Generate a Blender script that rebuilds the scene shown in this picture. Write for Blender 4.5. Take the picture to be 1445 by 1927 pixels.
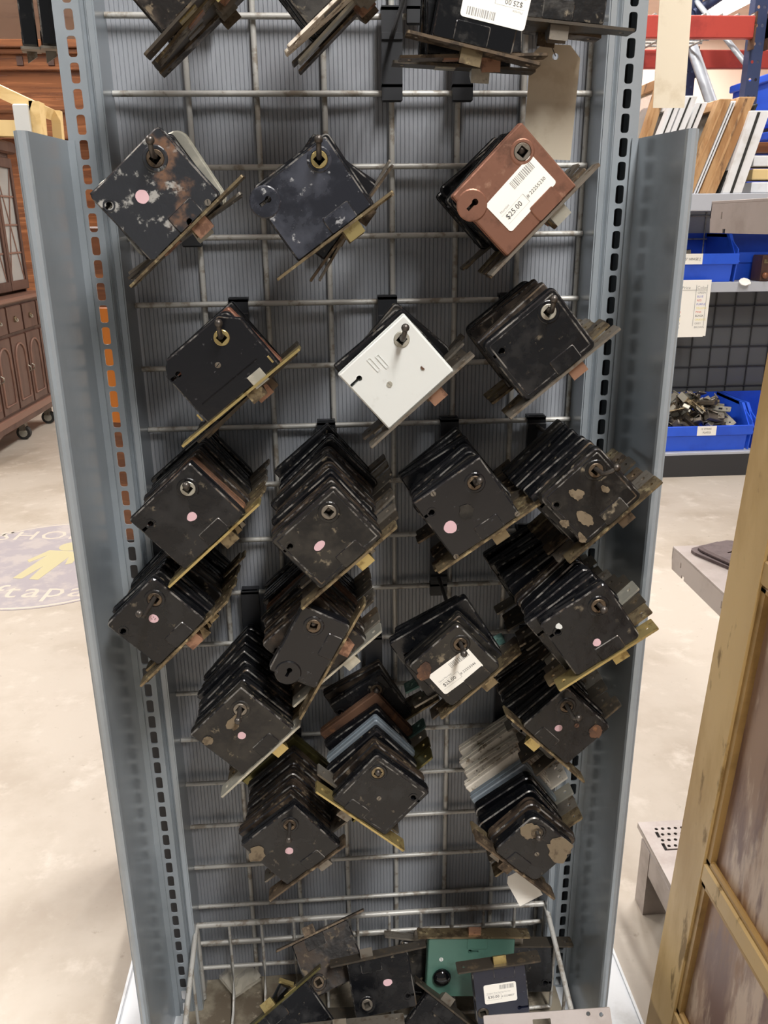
import bpy, math, random
from mathutils import Vector, Matrix
from mathutils.geometry import tessellate_polygon

random.seed(7)
for o in list(bpy.data.objects): bpy.data.objects.remove(o)
SC = bpy.context.scene
COL = SC.collection
PI = math.pi

# ------------------------------------------------------------------ camera
IW, IH, F = 1445.0, 1927.0, 1560.0
CPOS = Vector((-0.0850, -1.0392, 1.32))
PITCH, ROLL, YAW = -0.33504, 0.010444, -0.068351
RM = Matrix.Rotation(YAW, 3, 'Z') @ Matrix.Rotation(PITCH, 3, 'X') @ Matrix.Rotation(ROLL, 3, 'Y')
cam_d = bpy.data.cameras.new('camera'); cam = bpy.data.objects.new('camera', cam_d); COL.objects.link(cam)
cam_d.sensor_fit = 'HORIZONTAL'; cam_d.sensor_width = 36.0; cam_d.lens = 36.0 * F / IW
cam_d.clip_start = 0.02; cam_d.clip_end = 100
_r, _f, _u = RM @ Vector((1, 0, 0)), RM @ Vector((0, 1, 0)), RM @ Vector((0, 0, 1))
cam.matrix_world = Matrix(((_r.x, _u.x, -_f.x, CPOS.x), (_r.y, _u.y, -_f.y, CPOS.y), (_r.z, _u.z, -_f.z, CPOS.z), (0, 0, 0, 1)))
SC.camera = cam

# ------------------------------------------------------------------ world, lights, exposure
w = bpy.data.worlds.new('world'); SC.world = w; w.use_nodes = True
bg = w.node_tree.nodes['Background']; bg.inputs[0].default_value = (1.0, 0.98, 0.96, 1); bg.inputs[1].default_value = 0.22
CEIL = 5.2
def area_light(name, loc, sx, sy, power, col=(1, 0.975, 0.95), rot=(0, 0, 0)):
    d = bpy.data.lights.new(name, 'AREA'); d.shape = 'RECTANGLE'; d.size = sx; d.size_y = sy
    d.energy = power; d.color = col
    o = bpy.data.objects.new(name, d); COL.objects.link(o); o.location = loc; o.rotation_euler = rot
    return o
# x, y, drop below the ceiling, width, length, power
LIGHTS = [(0.45, -1.55, 2.10, 0.30, 1.3, 74), (0.9, -3.4, 0.30, 0.35, 1.8, 105), (-3.0, 0.2, 0.30, 0.35, 2.2, 75), (-3.2, 4.2, 0.30, 0.35, 2.4, 150),  # first lamp is added, hung low so the upper panel gets more light
          (1.9, 2.0, 0.30, 0.35, 2.2, 110), (1.6, 6.2, 0.30, 0.35, 2.4, 160), (6.0, 6.0, 0.30, 0.35, 2.4, 160), (-3.2, 9.5, 0.30, 0.35, 2.4, 200), (7.16, 15.6, 0.30, 0.8, 2.4, 220)]
for (x, y, dr, sx, sy, p) in LIGHTS:
    area_light('ceiling_lamp_light', (x, y, CEIL - dr), sx, sy, p)
SC.view_settings.view_transform = 'Standard'; SC.view_settings.look = 'None'
SC.view_settings.exposure = 0.32; SC.view_settings.gamma = 1.0; SC.view_settings.use_curve_mapping = False

# ------------------------------------------------------------------ pixel helpers (a pixel gives a direction)
def ray(px, py): return RM @ Vector(((px - IW / 2) / F, 1.0, -(py - IH / 2) / F))
def at_y(px, py, y): d = ray(px, py); return CPOS + d * ((y - CPOS.y) / d.y)
def at_z(px, py, z): d = ray(px, py); return CPOS + d * ((z - CPOS.z) / d.z)
def at_x(px, py, x): d = ray(px, py); return CPOS + d * ((x - CPOS.x) / d.x)

# ------------------------------------------------------------------ materials
def lin(r, g, b):
    f = lambda c: (c / 255 / 12.92) if c / 255 <= 0.04045 else ((c / 255 + 0.055) / 1.055) ** 2.4
    return (f(r), f(g), f(b), 1)
def mat(name, c, rough=0.5, metal=0.0, spots=(), bump=0.0, bscale=60.0, stretch=(1, 1, 1), spec=0.5, alpha=None, trans=0.0, emit=None, coat=0.0, world=False):
    m = bpy.data.materials.new(name); m.use_nodes = True
    nt = m.node_tree; N = nt.nodes; Lk = nt.links; b = N['Principled BSDF']
    b.inputs['Base Color'].default_value = c; b.inputs['Roughness'].default_value = rough
    b.inputs['Metallic'].default_value = metal; b.inputs['Specular IOR Level'].default_value = spec
    b.inputs['Transmission Weight'].default_value = trans; b.inputs['Coat Weight'].default_value = coat
    if alpha is not None: b.inputs['Alpha'].default_value = alpha
    if emit: b.inputs['Emission Color'].default_value = emit[0]; b.inputs['Emission Strength'].default_value = emit[1]
    if spots or bump:
        tc = N.new('ShaderNodeTexCoord'); mp = N.new('ShaderNodeMapping'); mp.inputs['Scale'].default_value = stretch
        if world:
            Lk.new(tc.outputs['Object'], mp.inputs['Vector'])
        else:
            oi = N.new('ShaderNodeObjectInfo'); mul = N.new('ShaderNodeMath'); mul.operation = 'MULTIPLY'; mul.inputs[1].default_value = 7.3
            Lk.new(oi.outputs['Random'], mul.inputs[0]); cx = N.new('ShaderNodeCombineXYZ')
            for k in range(3): Lk.new(mul.outputs[0], cx.inputs[k])
            Lk.new(tc.outputs['Object'], mp.inputs['Vector']); Lk.new(cx.outputs[0], mp.inputs['Location'])
        col = None; rg = None
        for (sc, scale, lo, hi, sr) in spots:
            n = N.new('ShaderNodeTexNoise'); n.inputs['Scale'].default_value = scale; n.inputs['Detail'].default_value = 6; n.inputs['Roughness'].default_value = 0.62
            Lk.new(mp.outputs[0], n.inputs['Vector'])
            mr = N.new('ShaderNodeMapRange'); mr.interpolation_type = 'SMOOTHSTEP'; mr.inputs[1].default_value = lo; mr.inputs[2].default_value = hi
            Lk.new(n.outputs[0], mr.inputs[0])
            mx = N.new('ShaderNodeMix'); mx.data_type = 'RGBA'
            if col is None: mx.inputs[6].default_value = c
            else: Lk.new(col, mx.inputs[6])
            mx.inputs[7].default_value = sc; Lk.new(mr.outputs[0], mx.inputs[0]); col = mx.outputs[2]
            mf = N.new('ShaderNodeMix'); mf.data_type = 'FLOAT'
            if rg is None: mf.inputs[2].default_value = rough
            else: Lk.new(rg, mf.inputs[2])
            mf.inputs[3].default_value = sr; Lk.new(mr.outputs[0], mf.inputs[0]); rg = mf.outputs[0]
        if col is not None:
            Lk.new(col, b.inputs['Base Color']); Lk.new(rg, b.inputs['Roughness'])
        if bump:
            n = N.new('ShaderNodeTexNoise'); n.inputs['Scale'].default_value = bscale; n.inputs['Detail'].default_value = 4
            Lk.new(mp.outputs[0], n.inputs['Vector'])
            bp = N.new('ShaderNodeBump'); bp.inputs['Strength'].default_value = bump; bp.inputs['Distance'].default_value = 0.0012
            Lk.new(n.outputs[0], bp.inputs['Height']); Lk.new(bp.outputs[0], b.inputs['Normal'])
    return m
M = {}
DUST = lin(112, 98, 78); RUST = lin(120, 72, 42)
M['black'] = mat('black_enamel', lin(13, 14, 17), 0.25, 0, [(lin(31, 31, 32), 30, .48, .66, .42), (lin(92, 84, 70), 75, .63, .72, .75)], .3, 120, spec=.42)
M['black_gloss'] = mat('black_gloss_enamel', lin(8, 9, 12), 0.12, 0, [(lin(26, 25, 24), 40, .54, .68, .35)], .15, 80)
M['black_new'] = mat('black_smooth_enamel', lin(18, 18, 21), 0.2, 0, [(lin(60, 60, 62), 120, .64, .70, .45)], .15, 90, spec=.45)
M['black_dusty'] = mat('black_dusty_enamel', lin(16, 16, 17), 0.31, 0, [(lin(46, 43, 38), 20, .46, .64, .6), (lin(118, 108, 90), 65, .60, .71, .85)], .4, 130, spec=.42)
M['black_grey'] = mat('worn_blue_black_enamel', lin(30, 32, 39), 0.24, 0, [(lin(58, 61, 70), 22, .42, .62, .34), (lin(150, 152, 154), 110, .62, .69, .4)], .3, 110)
M['black_rusty'] = mat('rusting_black_enamel', lin(40, 42, 46), 0.30, 0, [(lin(150, 150, 146), 70, .55, .64, .45), (lin(104, 76, 56), 18, .58, .68, .75)], .5, 120)
M['black_brown'] = mat('brown_grimed_enamel', lin(24, 21, 19), 0.34, 0, [(lin(58, 47, 37), 24, .44, .62, .65), (lin(104, 92, 74), 80, .58, .69, .8)], .4, 120, spec=.42)
M['worn_glint_edge'] = mat('worn_glint_black_edge', lin(34, 34, 37), 0.22, 0.3, [(lin(120, 118, 114), 45, .47, .60, .3), (lin(88, 74, 58), 30, .58, .68, .5)], .1, 120)  # edge wear that also paints in bright edge highlights
M['copper'] = mat('copper_plate', lin(150, 108, 90), 0.38, 0.7, [(lin(98, 70, 58), 26, .48, .7, .55), (lin(182, 142, 120), 50, .6, .75, .4), (lin(54, 42, 38), 18, .68, .74, .6)], .15, 100)
M['rust'] = mat('rust_brown', lin(96, 68, 50), 0.75, 0.1, [(lin(64, 46, 36), 30, .45, .62, .8), (lin(126, 88, 60), 60, .55, .68, .8)], .4, 140)
M['white'] = mat('white_enamel', lin(206, 209, 206), 0.35, 0, [(lin(182, 182, 177), 40, .6, .8, .5)], .05, 60)
M['white_crust'] = mat('chipped_white_paint', lin(214, 206, 192), 0.7, 0, [(lin(120, 104, 84), 60, .54, .66, .8), (lin(70, 58, 46), 110, .62, .7, .8)], .5, 160)
M['zinc'] = mat('zinc_plate', lin(150, 162, 172), 0.34, 0.55, [(lin(110, 118, 124), 30, .5, .75, .5)], .05, 80)
M['galv'] = mat('bare_steel_plate', lin(170, 168, 156), 0.42, 0.6, [(lin(206, 202, 186), 30, .5, .7, .4), (lin(120, 112, 96), 60, .62, .75, .5)], .08, 80)
M['steel'] = mat('dull_steel', lin(128, 122, 112), 0.45, 0.7, [(lin(92, 78, 62), 60, .5, .7, .6)], .1, 120)
M['dark_steel'] = mat('dark_steel', lin(74, 68, 60), 0.45, 0.6, [(lin(110, 96, 76), 70, .52, .7, .55)], .12, 120)
M['brass_old'] = mat('old_brass', lin(130, 116, 90), 0.40, 0.7, [(lin(84, 72, 56), 60, .46, .60, .6), (lin(176, 162, 126), 90, .56, .68, .36)], .2, 120)
M['brass'] = mat('brass', lin(188, 170, 116), 0.3, 0.8, [(lin(146, 126, 82), 70, .52, .66, .45)], .15, 120)
M['bronze'] = mat('dark_bronze', lin(100, 86, 70), 0.43, 0.6, [(lin(60, 51, 42), 60, .46, .60, .6), (lin(140, 124, 100), 90, .58, .68, .4)], .25, 120)
M['copper_bit'] = mat('copper_bolt', lin(156, 120, 98), 0.42, 0.55, [(lin(114, 84, 68), 80, .48, .62, .5)], .15, 120)
M['patina'] = mat('green_patina', lin(76, 110, 104), 0.7, 0.2, [(lin(120, 150, 140), 120, .5, .65, .8)], .3, 160)
M['olive'] = mat('olive_brass_plate', lin(112, 106, 66), 0.3, 0.8, [(lin(74, 66, 42), 24, .45, .7, .45)], .05, 80)
M['green'] = mat('green_enamel', lin(74, 110, 98), 0.45, 0, [(lin(60, 90, 80), 24, .5, .75, .55)], .04, 90)
M['navy'] = mat('blue_black_enamel', lin(24, 28, 44), 0.24, 0, [(lin(70, 74, 84), 70, .66, .76, .4)], .05, 90)
M['dot'] = mat('pink_price_dot_paper', lin(206, 172, 178), 0.7)
M['paper'] = mat('white_label_paper', lin(238, 236, 228), 0.55)
M['ink'] = mat('black_ink', lin(30, 30, 32), 0.6)
M['ink_grey'] = mat('grey_ink', lin(150, 150, 148), 0.6)
M['tag'] = mat('manila_tag_paper', lin(202, 192, 172), 0.8, 0, [(lin(190, 178, 156), 20, .5, .65, .8)])
M['dirt'] = mat('caked_brown_dirt', lin(112, 99, 79), 0.85, 0, [(lin(84, 72, 56), 60, .48, .62, .9)], .5, 160)
M['string'] = mat('string', lin(90, 86, 80), 0.8)
M['rack_paint'] = mat('grey_rack_paint', lin(152, 160, 166), 0.19, 0.25, [(lin(144, 152, 158), 6, .45, .62, .24)], 0, 40)
M['panel'] = mat('grey_fluted_plastic', lin(142, 146, 152), 0.42, 0, [(lin(130, 133, 139), 5, .45, .62, .5)], 0, 40)
M['wire'] = mat('galvanised_wire', lin(178, 177, 172), 0.42, 0.2, [(lin(140, 133, 122), 60, .5, .64, .6)], .15, 120)
M['hook_black'] = mat('black_hook_plastic', lin(30, 32, 36), 0.42)
M['hook_rod'] = mat('dark_steel_rod', lin(84, 80, 76), 0.38, 0.7, [(lin(60, 50, 42), 60, .5, .7, .5)])
M['deck'] = mat('pale_grey_deck', lin(206, 210, 214), 0.4, 0, [(lin(176, 178, 178), 8, .5, .75, .5)], .02, 40)
M['deck_dirty'] = mat('dusty_deck', lin(128, 120, 104), 0.8, 0, [(lin(88, 78, 64), 14, .42, .65, .85), (lin(166, 156, 138), 40, .58, .74, .8)], .25, 80)
M['concrete'] = mat('concrete_floor', lin(182, 173, 160), 0.5, 0, [(lin(166, 155, 140), 2.2, .42, .66, .52), (lin(196, 188, 176), 9, .52, .74, .46), (lin(150, 139, 124), 34, .62, .78, .55)], .1, 30, world=True)
M['decal'] = mat('lilac_floor_sticker', lin(160, 154, 158), 0.5, 0, [(lin(176, 169, 166), 12, .45, .62, .5)])
M['decal_ink'] = mat('cream_sticker_print', lin(198, 190, 176), 0.5)
M['decal_man'] = mat('yellow_sticker_print', lin(188, 180, 142), 0.5)
M['wall'] = mat('pinkish_wall', lin(232, 204, 186), 0.8, 0, [(lin(222, 192, 172), .6, .45, .7, .8)])
M['ceiling'] = mat('pinkish_insulation', lin(232, 210, 198), 0.85, 0, [(lin(214, 188, 176), 1.2, .45, .7, .9)], .3, 3)
M['cab'] = mat('dark_brown_cabinet', lin(84, 58, 48), 0.4, 0, [(lin(70, 47, 39), 8, .45, .62, .45)], .1, 60, (1, 1, .15))
M['cab_edge'] = mat('brown_cabinet_edge', lin(122, 90, 76), 0.4)
M['glass'] = mat('cabinet_glass', lin(205, 205, 200), 0.12, 0, alpha=0.45)
M['mantel'] = mat('varnished_brown_wood', lin(132, 84, 54), 0.22, 0, [(lin(100, 60, 38), 5, .42, .62, .3), (lin(156, 102, 66), 12, .52, .66, .25)], .1, 40, (.2, 1, 3))
M['pale_wood'] = mat('pale_wood', lin(226, 198, 140), 0.6, 0, [(lin(204, 170, 108), 10, .45, .7, .6)], .03, 60, (.3, 1, 1))
M['orange_glow_wood'] = mat('orange_glow_wood', lin(206, 120, 34), 0.45, 0, [(lin(170, 90, 24), 8, .42, .7, .5)], 0, 40, (1, 1, .2))  # orange stands in for lamplight on wood
M['tan'] = mat('tan_painted_wood', lin(204, 174, 118), 0.42, 0, [(lin(182, 150, 94), 5, .42, .60, .5), (lin(136, 110, 66), 30, .58, .68, .6)], .15, 60, (1, 1, .3))
M['tan_dark'] = mat('dark_tan_moulding', lin(176, 142, 86), 0.45, 0, [(lin(140, 110, 62), 10, .45, .7, .5)], .05, 60, (1, .3, 1))
M['burl'] = mat('pinkish_grained_veneer', lin(158, 128, 108), 0.32, 0, [(lin(122, 92, 82), 8, .42, .56, .35), (lin(206, 184, 162), 13, .50, .64, .35), (lin(150, 110, 74), 6, .50, .62, .35)], .05, 40, (1, 1.9, .42))
M['shelf_metal'] = mat('warm_grey_shelf_metal', lin(176, 168, 164), 0.38, 0.3, [(lin(156, 146, 140), 10, .45, .7, .45)], .02, 40)
M['hole_shade'] = mat('shelf_hole_shade', lin(28, 26, 26), 0.8)  # shade inside the deck holes, as a colour
M['shelf_grey'] = mat('grey_shelf_paint', lin(176, 180, 188), 0.45)
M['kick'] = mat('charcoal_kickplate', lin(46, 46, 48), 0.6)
M['mesh_dark'] = mat('dark_grey_back', lin(92, 94, 96), 0.6)
M['blue'] = mat('blue_bin_plastic', lin(38, 88, 214), 0.38, 0, [(lin(30, 76, 196), 5, .45, .7, .42)])
M['red'] = mat('red_rack_paint', lin(186, 72, 62), 0.4, 0, [(lin(162, 58, 52), 4, .5, .65, .45)])
M['rack_blue'] = mat('navy_rack_paint', lin(54, 66, 100), 0.45, 0, [(lin(80, 90, 120), 14, .6, .75, .5)])
M['rack_grey'] = mat('grey_rack_brace', lin(150, 156, 164), 0.45)
M['white_wood'] = mat('white_painted_sash', lin(226, 228, 230), 0.5, 0, [(lin(206, 204, 200), 10, .5, .75, .6)])
M['raw_wood'] = mat('raw_wood_sash', lin(186, 148, 104), 0.6, 0, [(lin(154, 112, 70), 9, .45, .62, .6), (lin(106, 78, 56), 14, .58, .68, .7)], .15, 60, (1, 1, .25))
M['rubber'] = mat('black_rubber', lin(40, 40, 38), 0.7)
M['bottle_blue'] = mat('clear_film', lin(206, 200, 184), 0.2, 0, alpha=0.4)
M['lamp'] = mat('lamp_diffuser', (1, 1, 1, 1), 0.5, emit=((1, 0.97, 0.93, 1), 9.0))
M['lamp_body'] = mat('white_lamp_body', lin(230, 230, 228), 0.5)
M['red_ink'] = mat('red_ink', lin(214, 110, 96), 0.6); M['blue_ink'] = mat('blue_ink', lin(110, 120, 200), 0.6); M['yellow_ink'] = mat('yellow_ink', lin(232, 220, 120), 0.6)

# ------------------------------------------------------------------ mesh helpers
class MB:
    def __init__(s): s.v = []; s.f = []; s.sm = []; s.edge = set()
    def add(s, vs, fs, smooth=False):
        n = len(s.v); s.v += [tuple(v) for v in vs]; s.f += [tuple(i + n for i in f) for f in fs]; s.sm += [smooth] * len(fs); return s
    def box(s, x0, x1, y0, y1, z0, z1, c=0.0):
        if x0 > x1: x0, x1 = x1, x0
        if y0 > y1: y0, y1 = y1, y0
        if z0 > z1: z0, z1 = z1, z0
        if c <= 0:
            vs = [(x0, y0, z0), (x1, y0, z0), (x1, y1, z0), (x0, y1, z0), (x0, y0, z1), (x1, y0, z1), (x1, y1, z1), (x0, y1, z1)]
            return s.add(vs, [(0, 3, 2, 1), (4, 5, 6, 7), (0, 1, 5, 4), (1, 2, 6, 5), (2, 3, 7, 6), (3, 0, 4, 7)])
        def ring(i, z): return [(x0 + i, y0 + i, z), (x1 - i, y0 + i, z), (x1 - i, y1 - i, z), (x0 + i, y1 - i, z)]
        vs = ring(c, z0) + ring(0, z0 + c) + ring(0, z1 - c) + ring(c, z1)
        fs = [(3, 2, 1, 0), (12, 13, 14, 15)]
        for k in range(3):
            for i in range(4):
                j = (i + 1) % 4; fs.append((4 * k + i, 4 * k + j, 4 * k + 4 + j, 4 * k + 4 + i))
        return s.add(vs, fs)
    def plate(s, outer, holes, z0, z1, top=None, bot=None, c=0.0):
        """solid of a flat outline with holes; optional inset outline at top/bottom for a chamfer of height c"""
        rings = []
        if bot is not None: rings.append((bot, z0)); rings.append((outer, z0 + c))
        else: rings.append((outer, z0))
        if top is not None: rings.append((outer, z1 - c)); rings.append((top, z1))
        else: rings.append((outer, z1))
        n = len(outer); vs = []; fs = []; base = len(s.f)
        if bot is not None: s.edge.update(range(base, base + n))
        if top is not None: s.edge.update(range(base + n * (len(rings) - 2), base + n * (len(rings) - 1)))
        for p, z in rings: vs += [(a, b, z) for a, b in p]
        for k in range(len(rings) - 1):
            for i in range(n):
                j = (i + 1) % n; fs.append((k * n + i, k * n + j, (k + 1) * n + j, (k + 1) * n + i))
        hb = []
        for h in holes:
            o = len(vs); m = len(h)
            vs += [(a, b, z0) for a, b in h] + [(a, b, z1) for a, b in h]
            for i in range(m):
                j = (i + 1) % m; fs.append((o + j, o + i, o + m + i, o + m + j))
            hb.append((o, m))
        pt = [Vector((a, b, 0)) for a, b in rings[-1][0]]
        polys = [pt] + [[Vector((a, b, 0)) for a, b in h] for h in holes]
        tris = tessellate_polygon(polys)
        idt = [(len(rings) - 1) * n + i for i in range(n)]; idb = list(range(n))
        for (o, m) in hb:
            idt += [o + m + i for i in range(m)]; idb += [o + i for i in range(m)]
        for t in tris:
            a, b, d = [vs[idt[i]] for i in t]
            cr = (b[0] - a[0]) * (d[1] - a[1]) - (b[1] - a[1]) * (d[0] - a[0])
            t = t if cr > 0 else (t[0], t[2], t[1])
            fs.append(tuple(idt[i] for i in t)); fs.append(tuple(idb[i] for i in (t[0], t[2], t[1])))
        return s.add(vs, fs)
    def tube(s, path, r, n=8, ball=0.0):
        P = [Vector(p) for p in path]; vs = []; fs = []; up = Vector((0.13, 0.31, 0.94)); k = len(P)
        for i, p in enumerate(P):
            t = (P[min(i + 1, k - 1)] - P[max(i - 1, 0)]).normalized()
            a = t.cross(up)
            if a.length < 1e-3: a = t.cross(Vector((1, 0, 0)))
            a.normalize(); b = a.cross(t).normalized()
            rr = r[i] if isinstance(r, (list, tuple)) else r
            for j in range(n):
                q = 2 * PI * j / n; vs.append(p + a * (rr * math.cos(q)) + b * (rr * math.sin(q)))
        for i in range(k - 1):
            for j in range(n):
                j2 = (j + 1) % n; fs.append((i * n + j, i * n + j2, (i + 1) * n + j2, (i + 1) * n + j))
        s.add(vs, fs, True)
        s.add([vs[j] for j in range(n)], [tuple(range(n))]); s.add([vs[(k - 1) * n + j] for j in range(n)], [tuple(reversed(range(n)))])
        if ball: s.sphere(P[-1], ball)
        return s
    def sphere(s, c, r, n=10, m=6, sc=(1, 1, 1)):
        c = Vector(c); vs = [c + Vector((0, 0, r * sc[2]))]
        for i in range(1, m):
            a = PI * i / m
            for j in range(n):
                q = 2 * PI * j / n; vs.append(c + Vector((r * math.sin(a) * math.cos(q) * sc[0], r * math.sin(a) * math.sin(q) * sc[1], r * math.cos(a) * sc[2])))
        vs.append(c - Vector((0, 0, r * sc[2]))); fs = []
        for j in range(n):
            j2 = (j + 1) % n; fs.append((0, 1 + j, 1 + j2))
            for i in range(m - 2): fs.append((1 + i * n + j, 1 + (i + 1) * n + j, 1 + (i + 1) * n + j2, 1 + i * n + j2))
            fs.append((len(vs) - 1, 1 + (m - 2) * n + j2, 1 + (m - 2) * n + j))
        return s.add(vs, fs, True)
    def hexa(s, p): return s.add(p, [(0, 3, 2, 1), (4, 5, 6, 7), (0, 1, 5, 4), (1, 2, 6, 5), (2, 3, 7, 6), (3, 0, 4, 7)])
    def xf(s, mtx): s.v = [tuple(mtx @ Vector(v)) for v in s.v]; return s
    def mesh(s, name):
        me = bpy.data.meshes.new(name); me.from_pydata(s.v, [], s.f)
        me.polygons.foreach_set('use_smooth', s.sm)
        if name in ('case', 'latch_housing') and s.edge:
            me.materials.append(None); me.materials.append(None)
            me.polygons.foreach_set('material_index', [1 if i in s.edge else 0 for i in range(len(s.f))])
        me.update(); return me
    def build(s, name, m, parent=None): return link(name, s.mesh(name), m, parent)
def link(name, me, m, parent=None):
    o = bpy.data.objects.new(name, me); COL.objects.link(o)
    if m:
        if len(me.materials) == 0: me.materials.append(None)
        o.material_slots[0].link = 'OBJECT'; o.material_slots[0].material = M[m]
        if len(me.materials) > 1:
            o.material_slots[1].link = 'OBJECT'; o.material_slots[1].material = M['worn_glint_edge'] if m.startswith('black') or m == 'navy' else M[m]
    if parent is not None: o.parent = parent
    return o
def empty(name, loc=(0, 0, 0), rot=None):
    o = bpy.data.objects.new(name, None); COL.objects.link(o); o.empty_display_size = 0.02; o.location = loc
    if rot: o.rotation_euler = rot
    return o
def tag(o, label, cat, group=None):
    o['label'] = label; o['category'] = cat
    if group: o['group'] = group
    return o
def struct(o): o['kind'] = 'structure'; return o
def circ(cx, cy, r, n=16, a0=0.0): return [(cx + r * math.cos(a0 + 2 * PI * i / n), cy + r * math.sin(a0 + 2 * PI * i / n)) for i in range(n)]
def rrect(x0, x1, y0, y1, r, n=4):
    r = max(r, 1e-5); P = []
    for cx, cy, a in ((x1 - r, y0 + r, -PI / 2), (x1 - r, y1 - r, 0), (x0 + r, y1 - r, PI / 2), (x0 + r, y0 + r, PI)):
        for k in range(n + 1):
            q = a + PI / 2 * k / n; P.append((cx + r * math.cos(q), cy + r * math.sin(q)))
    return P
def blob(cx, cy, r, seed, n=18, irr=0.35, sx=1.0):
    rd = random.Random(seed); k = [rd.uniform(-1, 1) for _ in range(6)]; P = []
    for i in range(n):
        q = 2 * PI * i / n
        rr = r * (1 + irr * (.4 * k[0] * math.cos(q + k[1]) + .4 * k[2] * math.sin(2 * q + k[3]) + .35 * k[4] * math.cos(3 * q + k[5]) + rd.uniform(-.25, .25)))
        P.append((cx + rr * sx * math.cos(q), cy + rr * math.sin(q)))
    return P
def fr(x, y, z, rot): return Matrix.Translation((x, y, z)) @ rot
def text_mb(mb, s, x, y, size, z=0.0, align='LEFT', mtx=None, spacing=1.0):
    c = bpy.data.curves.new('t', 'FONT'); c.body = s; c.size = size; c.align_x = align; c.resolution_u = 2; c.space_character = spacing
    o = bpy.data.objects.new('t', c)
    me = bpy.data.meshes.new_from_object(o)
    vs = [Vector((v.co.x + x, v.co.y + y, z)) for v in me.vertices]
    if mtx is not None: vs = [mtx @ v for v in vs]
    mb.add(vs, [tuple(p.vertices) for p in me.polygons])
    bpy.data.objects.remove(o); bpy.data.curves.remove(c); bpy.data.meshes.remove(me)

G = 0.0762                       # gridwall pitch (3 in)
W0 = CPOS.z + 0.214708           # height of the grid wire nearest the top of the picture

# ================================================================== ROOM
def room():
    f = MB().box(-14, 14, -5, 19, -0.1, 0).build('floor', 'concrete'); struct(f)
    c = MB().box(-14, 14, -5, 19, CEIL, CEIL + 0.1).build('ceiling', 'ceiling'); struct(c)
    b = MB().box(-14, 14, 18, 18.2, 0, CEIL).build('wall_back', 'wall'); struct(b)
    for i, (x, y, dr, sx, sy, p) in enumerate(LIGHTS):
        if dr > 1: names = 'added strip lamp hung low to brighten the top of the rack'
        elif y < 5.5: names = 'white strip lamp hanging under the ceiling above the shop aisle'
        else: names = 'glowing strip lamp under the far ceiling beyond the pallet rack'
        t = tag(empty('ceiling_lamp', (x, y, CEIL - dr)), names, 'lamp', None if dr > 1 else 'ceiling strip lamps' if y < 5.5 else 'far ceiling strip lamps')
        MB().box(-sx / 2 - .02, sx / 2 + .02, -sy / 2 - .02, sy / 2 + .02, 0.03, 0.12, .01).build('lamp_body', 'lamp_body', t)
        MB().box(-sx / 2, sx / 2, -sy / 2, sy / 2, 0.012, 0.03).build('diffuser', 'lamp', t)
        MB().tube([(0, -sy / 3, .12), (0, -sy / 3, dr)], .008, 6).build('hanger', 'lamp_body', t); MB().tube([(0, sy / 3, .12), (0, sy / 3, dr)], .008, 6).build('hanger', 'lamp_body', t)
room()

# ================================================================== DISPLAY RACK
XL, XR = -0.352, 0.272           # outer faces of the two uprights
def upright(side, parent):
    """slotted C post; local x from outer edge inwards"""
    z0, z1 = 0.10, 1.86; pitch = 0.02470; ref = 1.572 - 0.1     # a slot centre
    ctr = 0.0155
    mb = MB(); w = 0.027; k = -60
    while True:
        zc = ref + pitch * k; k += 1
        za, zb = zc - pitch / 2, zc + pitch / 2
        if za < z0: continue
        if zb > z1: break
        mb.plate([(0, za), (w, za), (w, zb), (0, zb)], [rrect(ctr - .0046, ctr + .0046, zc - .0098, zc + .0098, .0028, 3)], 0.0, 0.002)
    def strip(x0, y0, x1, y1, t=.0016):                    # thin wall between two profile points
        d = Vector((x1 - x0, y1 - y0, 0)).normalized(); nn = Vector((-d.y, d.x, 0)) * t
        mb.hexa([(x0, z0, y0), (x1, z0, y1), (x1 + nn.x, z0, y1 + nn.y), (x0 + nn.x, z0, y0 + nn.y), (x0, z1, y0), (x1, z1, y1), (x1 + nn.x, z1, y1 + nn.y), (x0 + nn.x, z1, y0 + nn.y)])
    for a, b in (((.027, .001), (.0292, -.003)), ((.0292, -.003), (.0305, -.010)), ((.0305, -.010), (.0318, -.003)), ((.0318, -.003), (.034, 0.0)), ((.034, 0.0), (.040, 0.0)), ((.040, 0), (.040, -.052))) + ((((0, 0), (0, -.06)),) if side > 0 else ()):
        strip(*a, *b)
    web = MB().box(.001 if side > 0 else -.022, .030, z0, z1 if side > 0 else .93, -.046, -.044)  # dark backing whose charcoal colour stands in for shade inside the slots
    # profile coordinates: (x, z, depth towards viewer) -> world
    X0 = XL if side < 0 else XR; sg = 1 if side < 0 else -1
    o = MB(); o.v = [(X0 + sg * x, -0.045 - d, z) for (x, z, d) in mb.v]
    o.f = mb.f if side > 0 else [tuple(reversed(f)) for f in mb.f]; o.sm = mb.sm
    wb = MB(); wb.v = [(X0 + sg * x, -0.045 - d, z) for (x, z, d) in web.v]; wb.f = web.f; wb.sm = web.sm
    wo = wb.build('slot_shade_web', 'kick', parent); wo.location = -parent.location
    return o.build('upright', 'rack_paint', parent)
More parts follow.
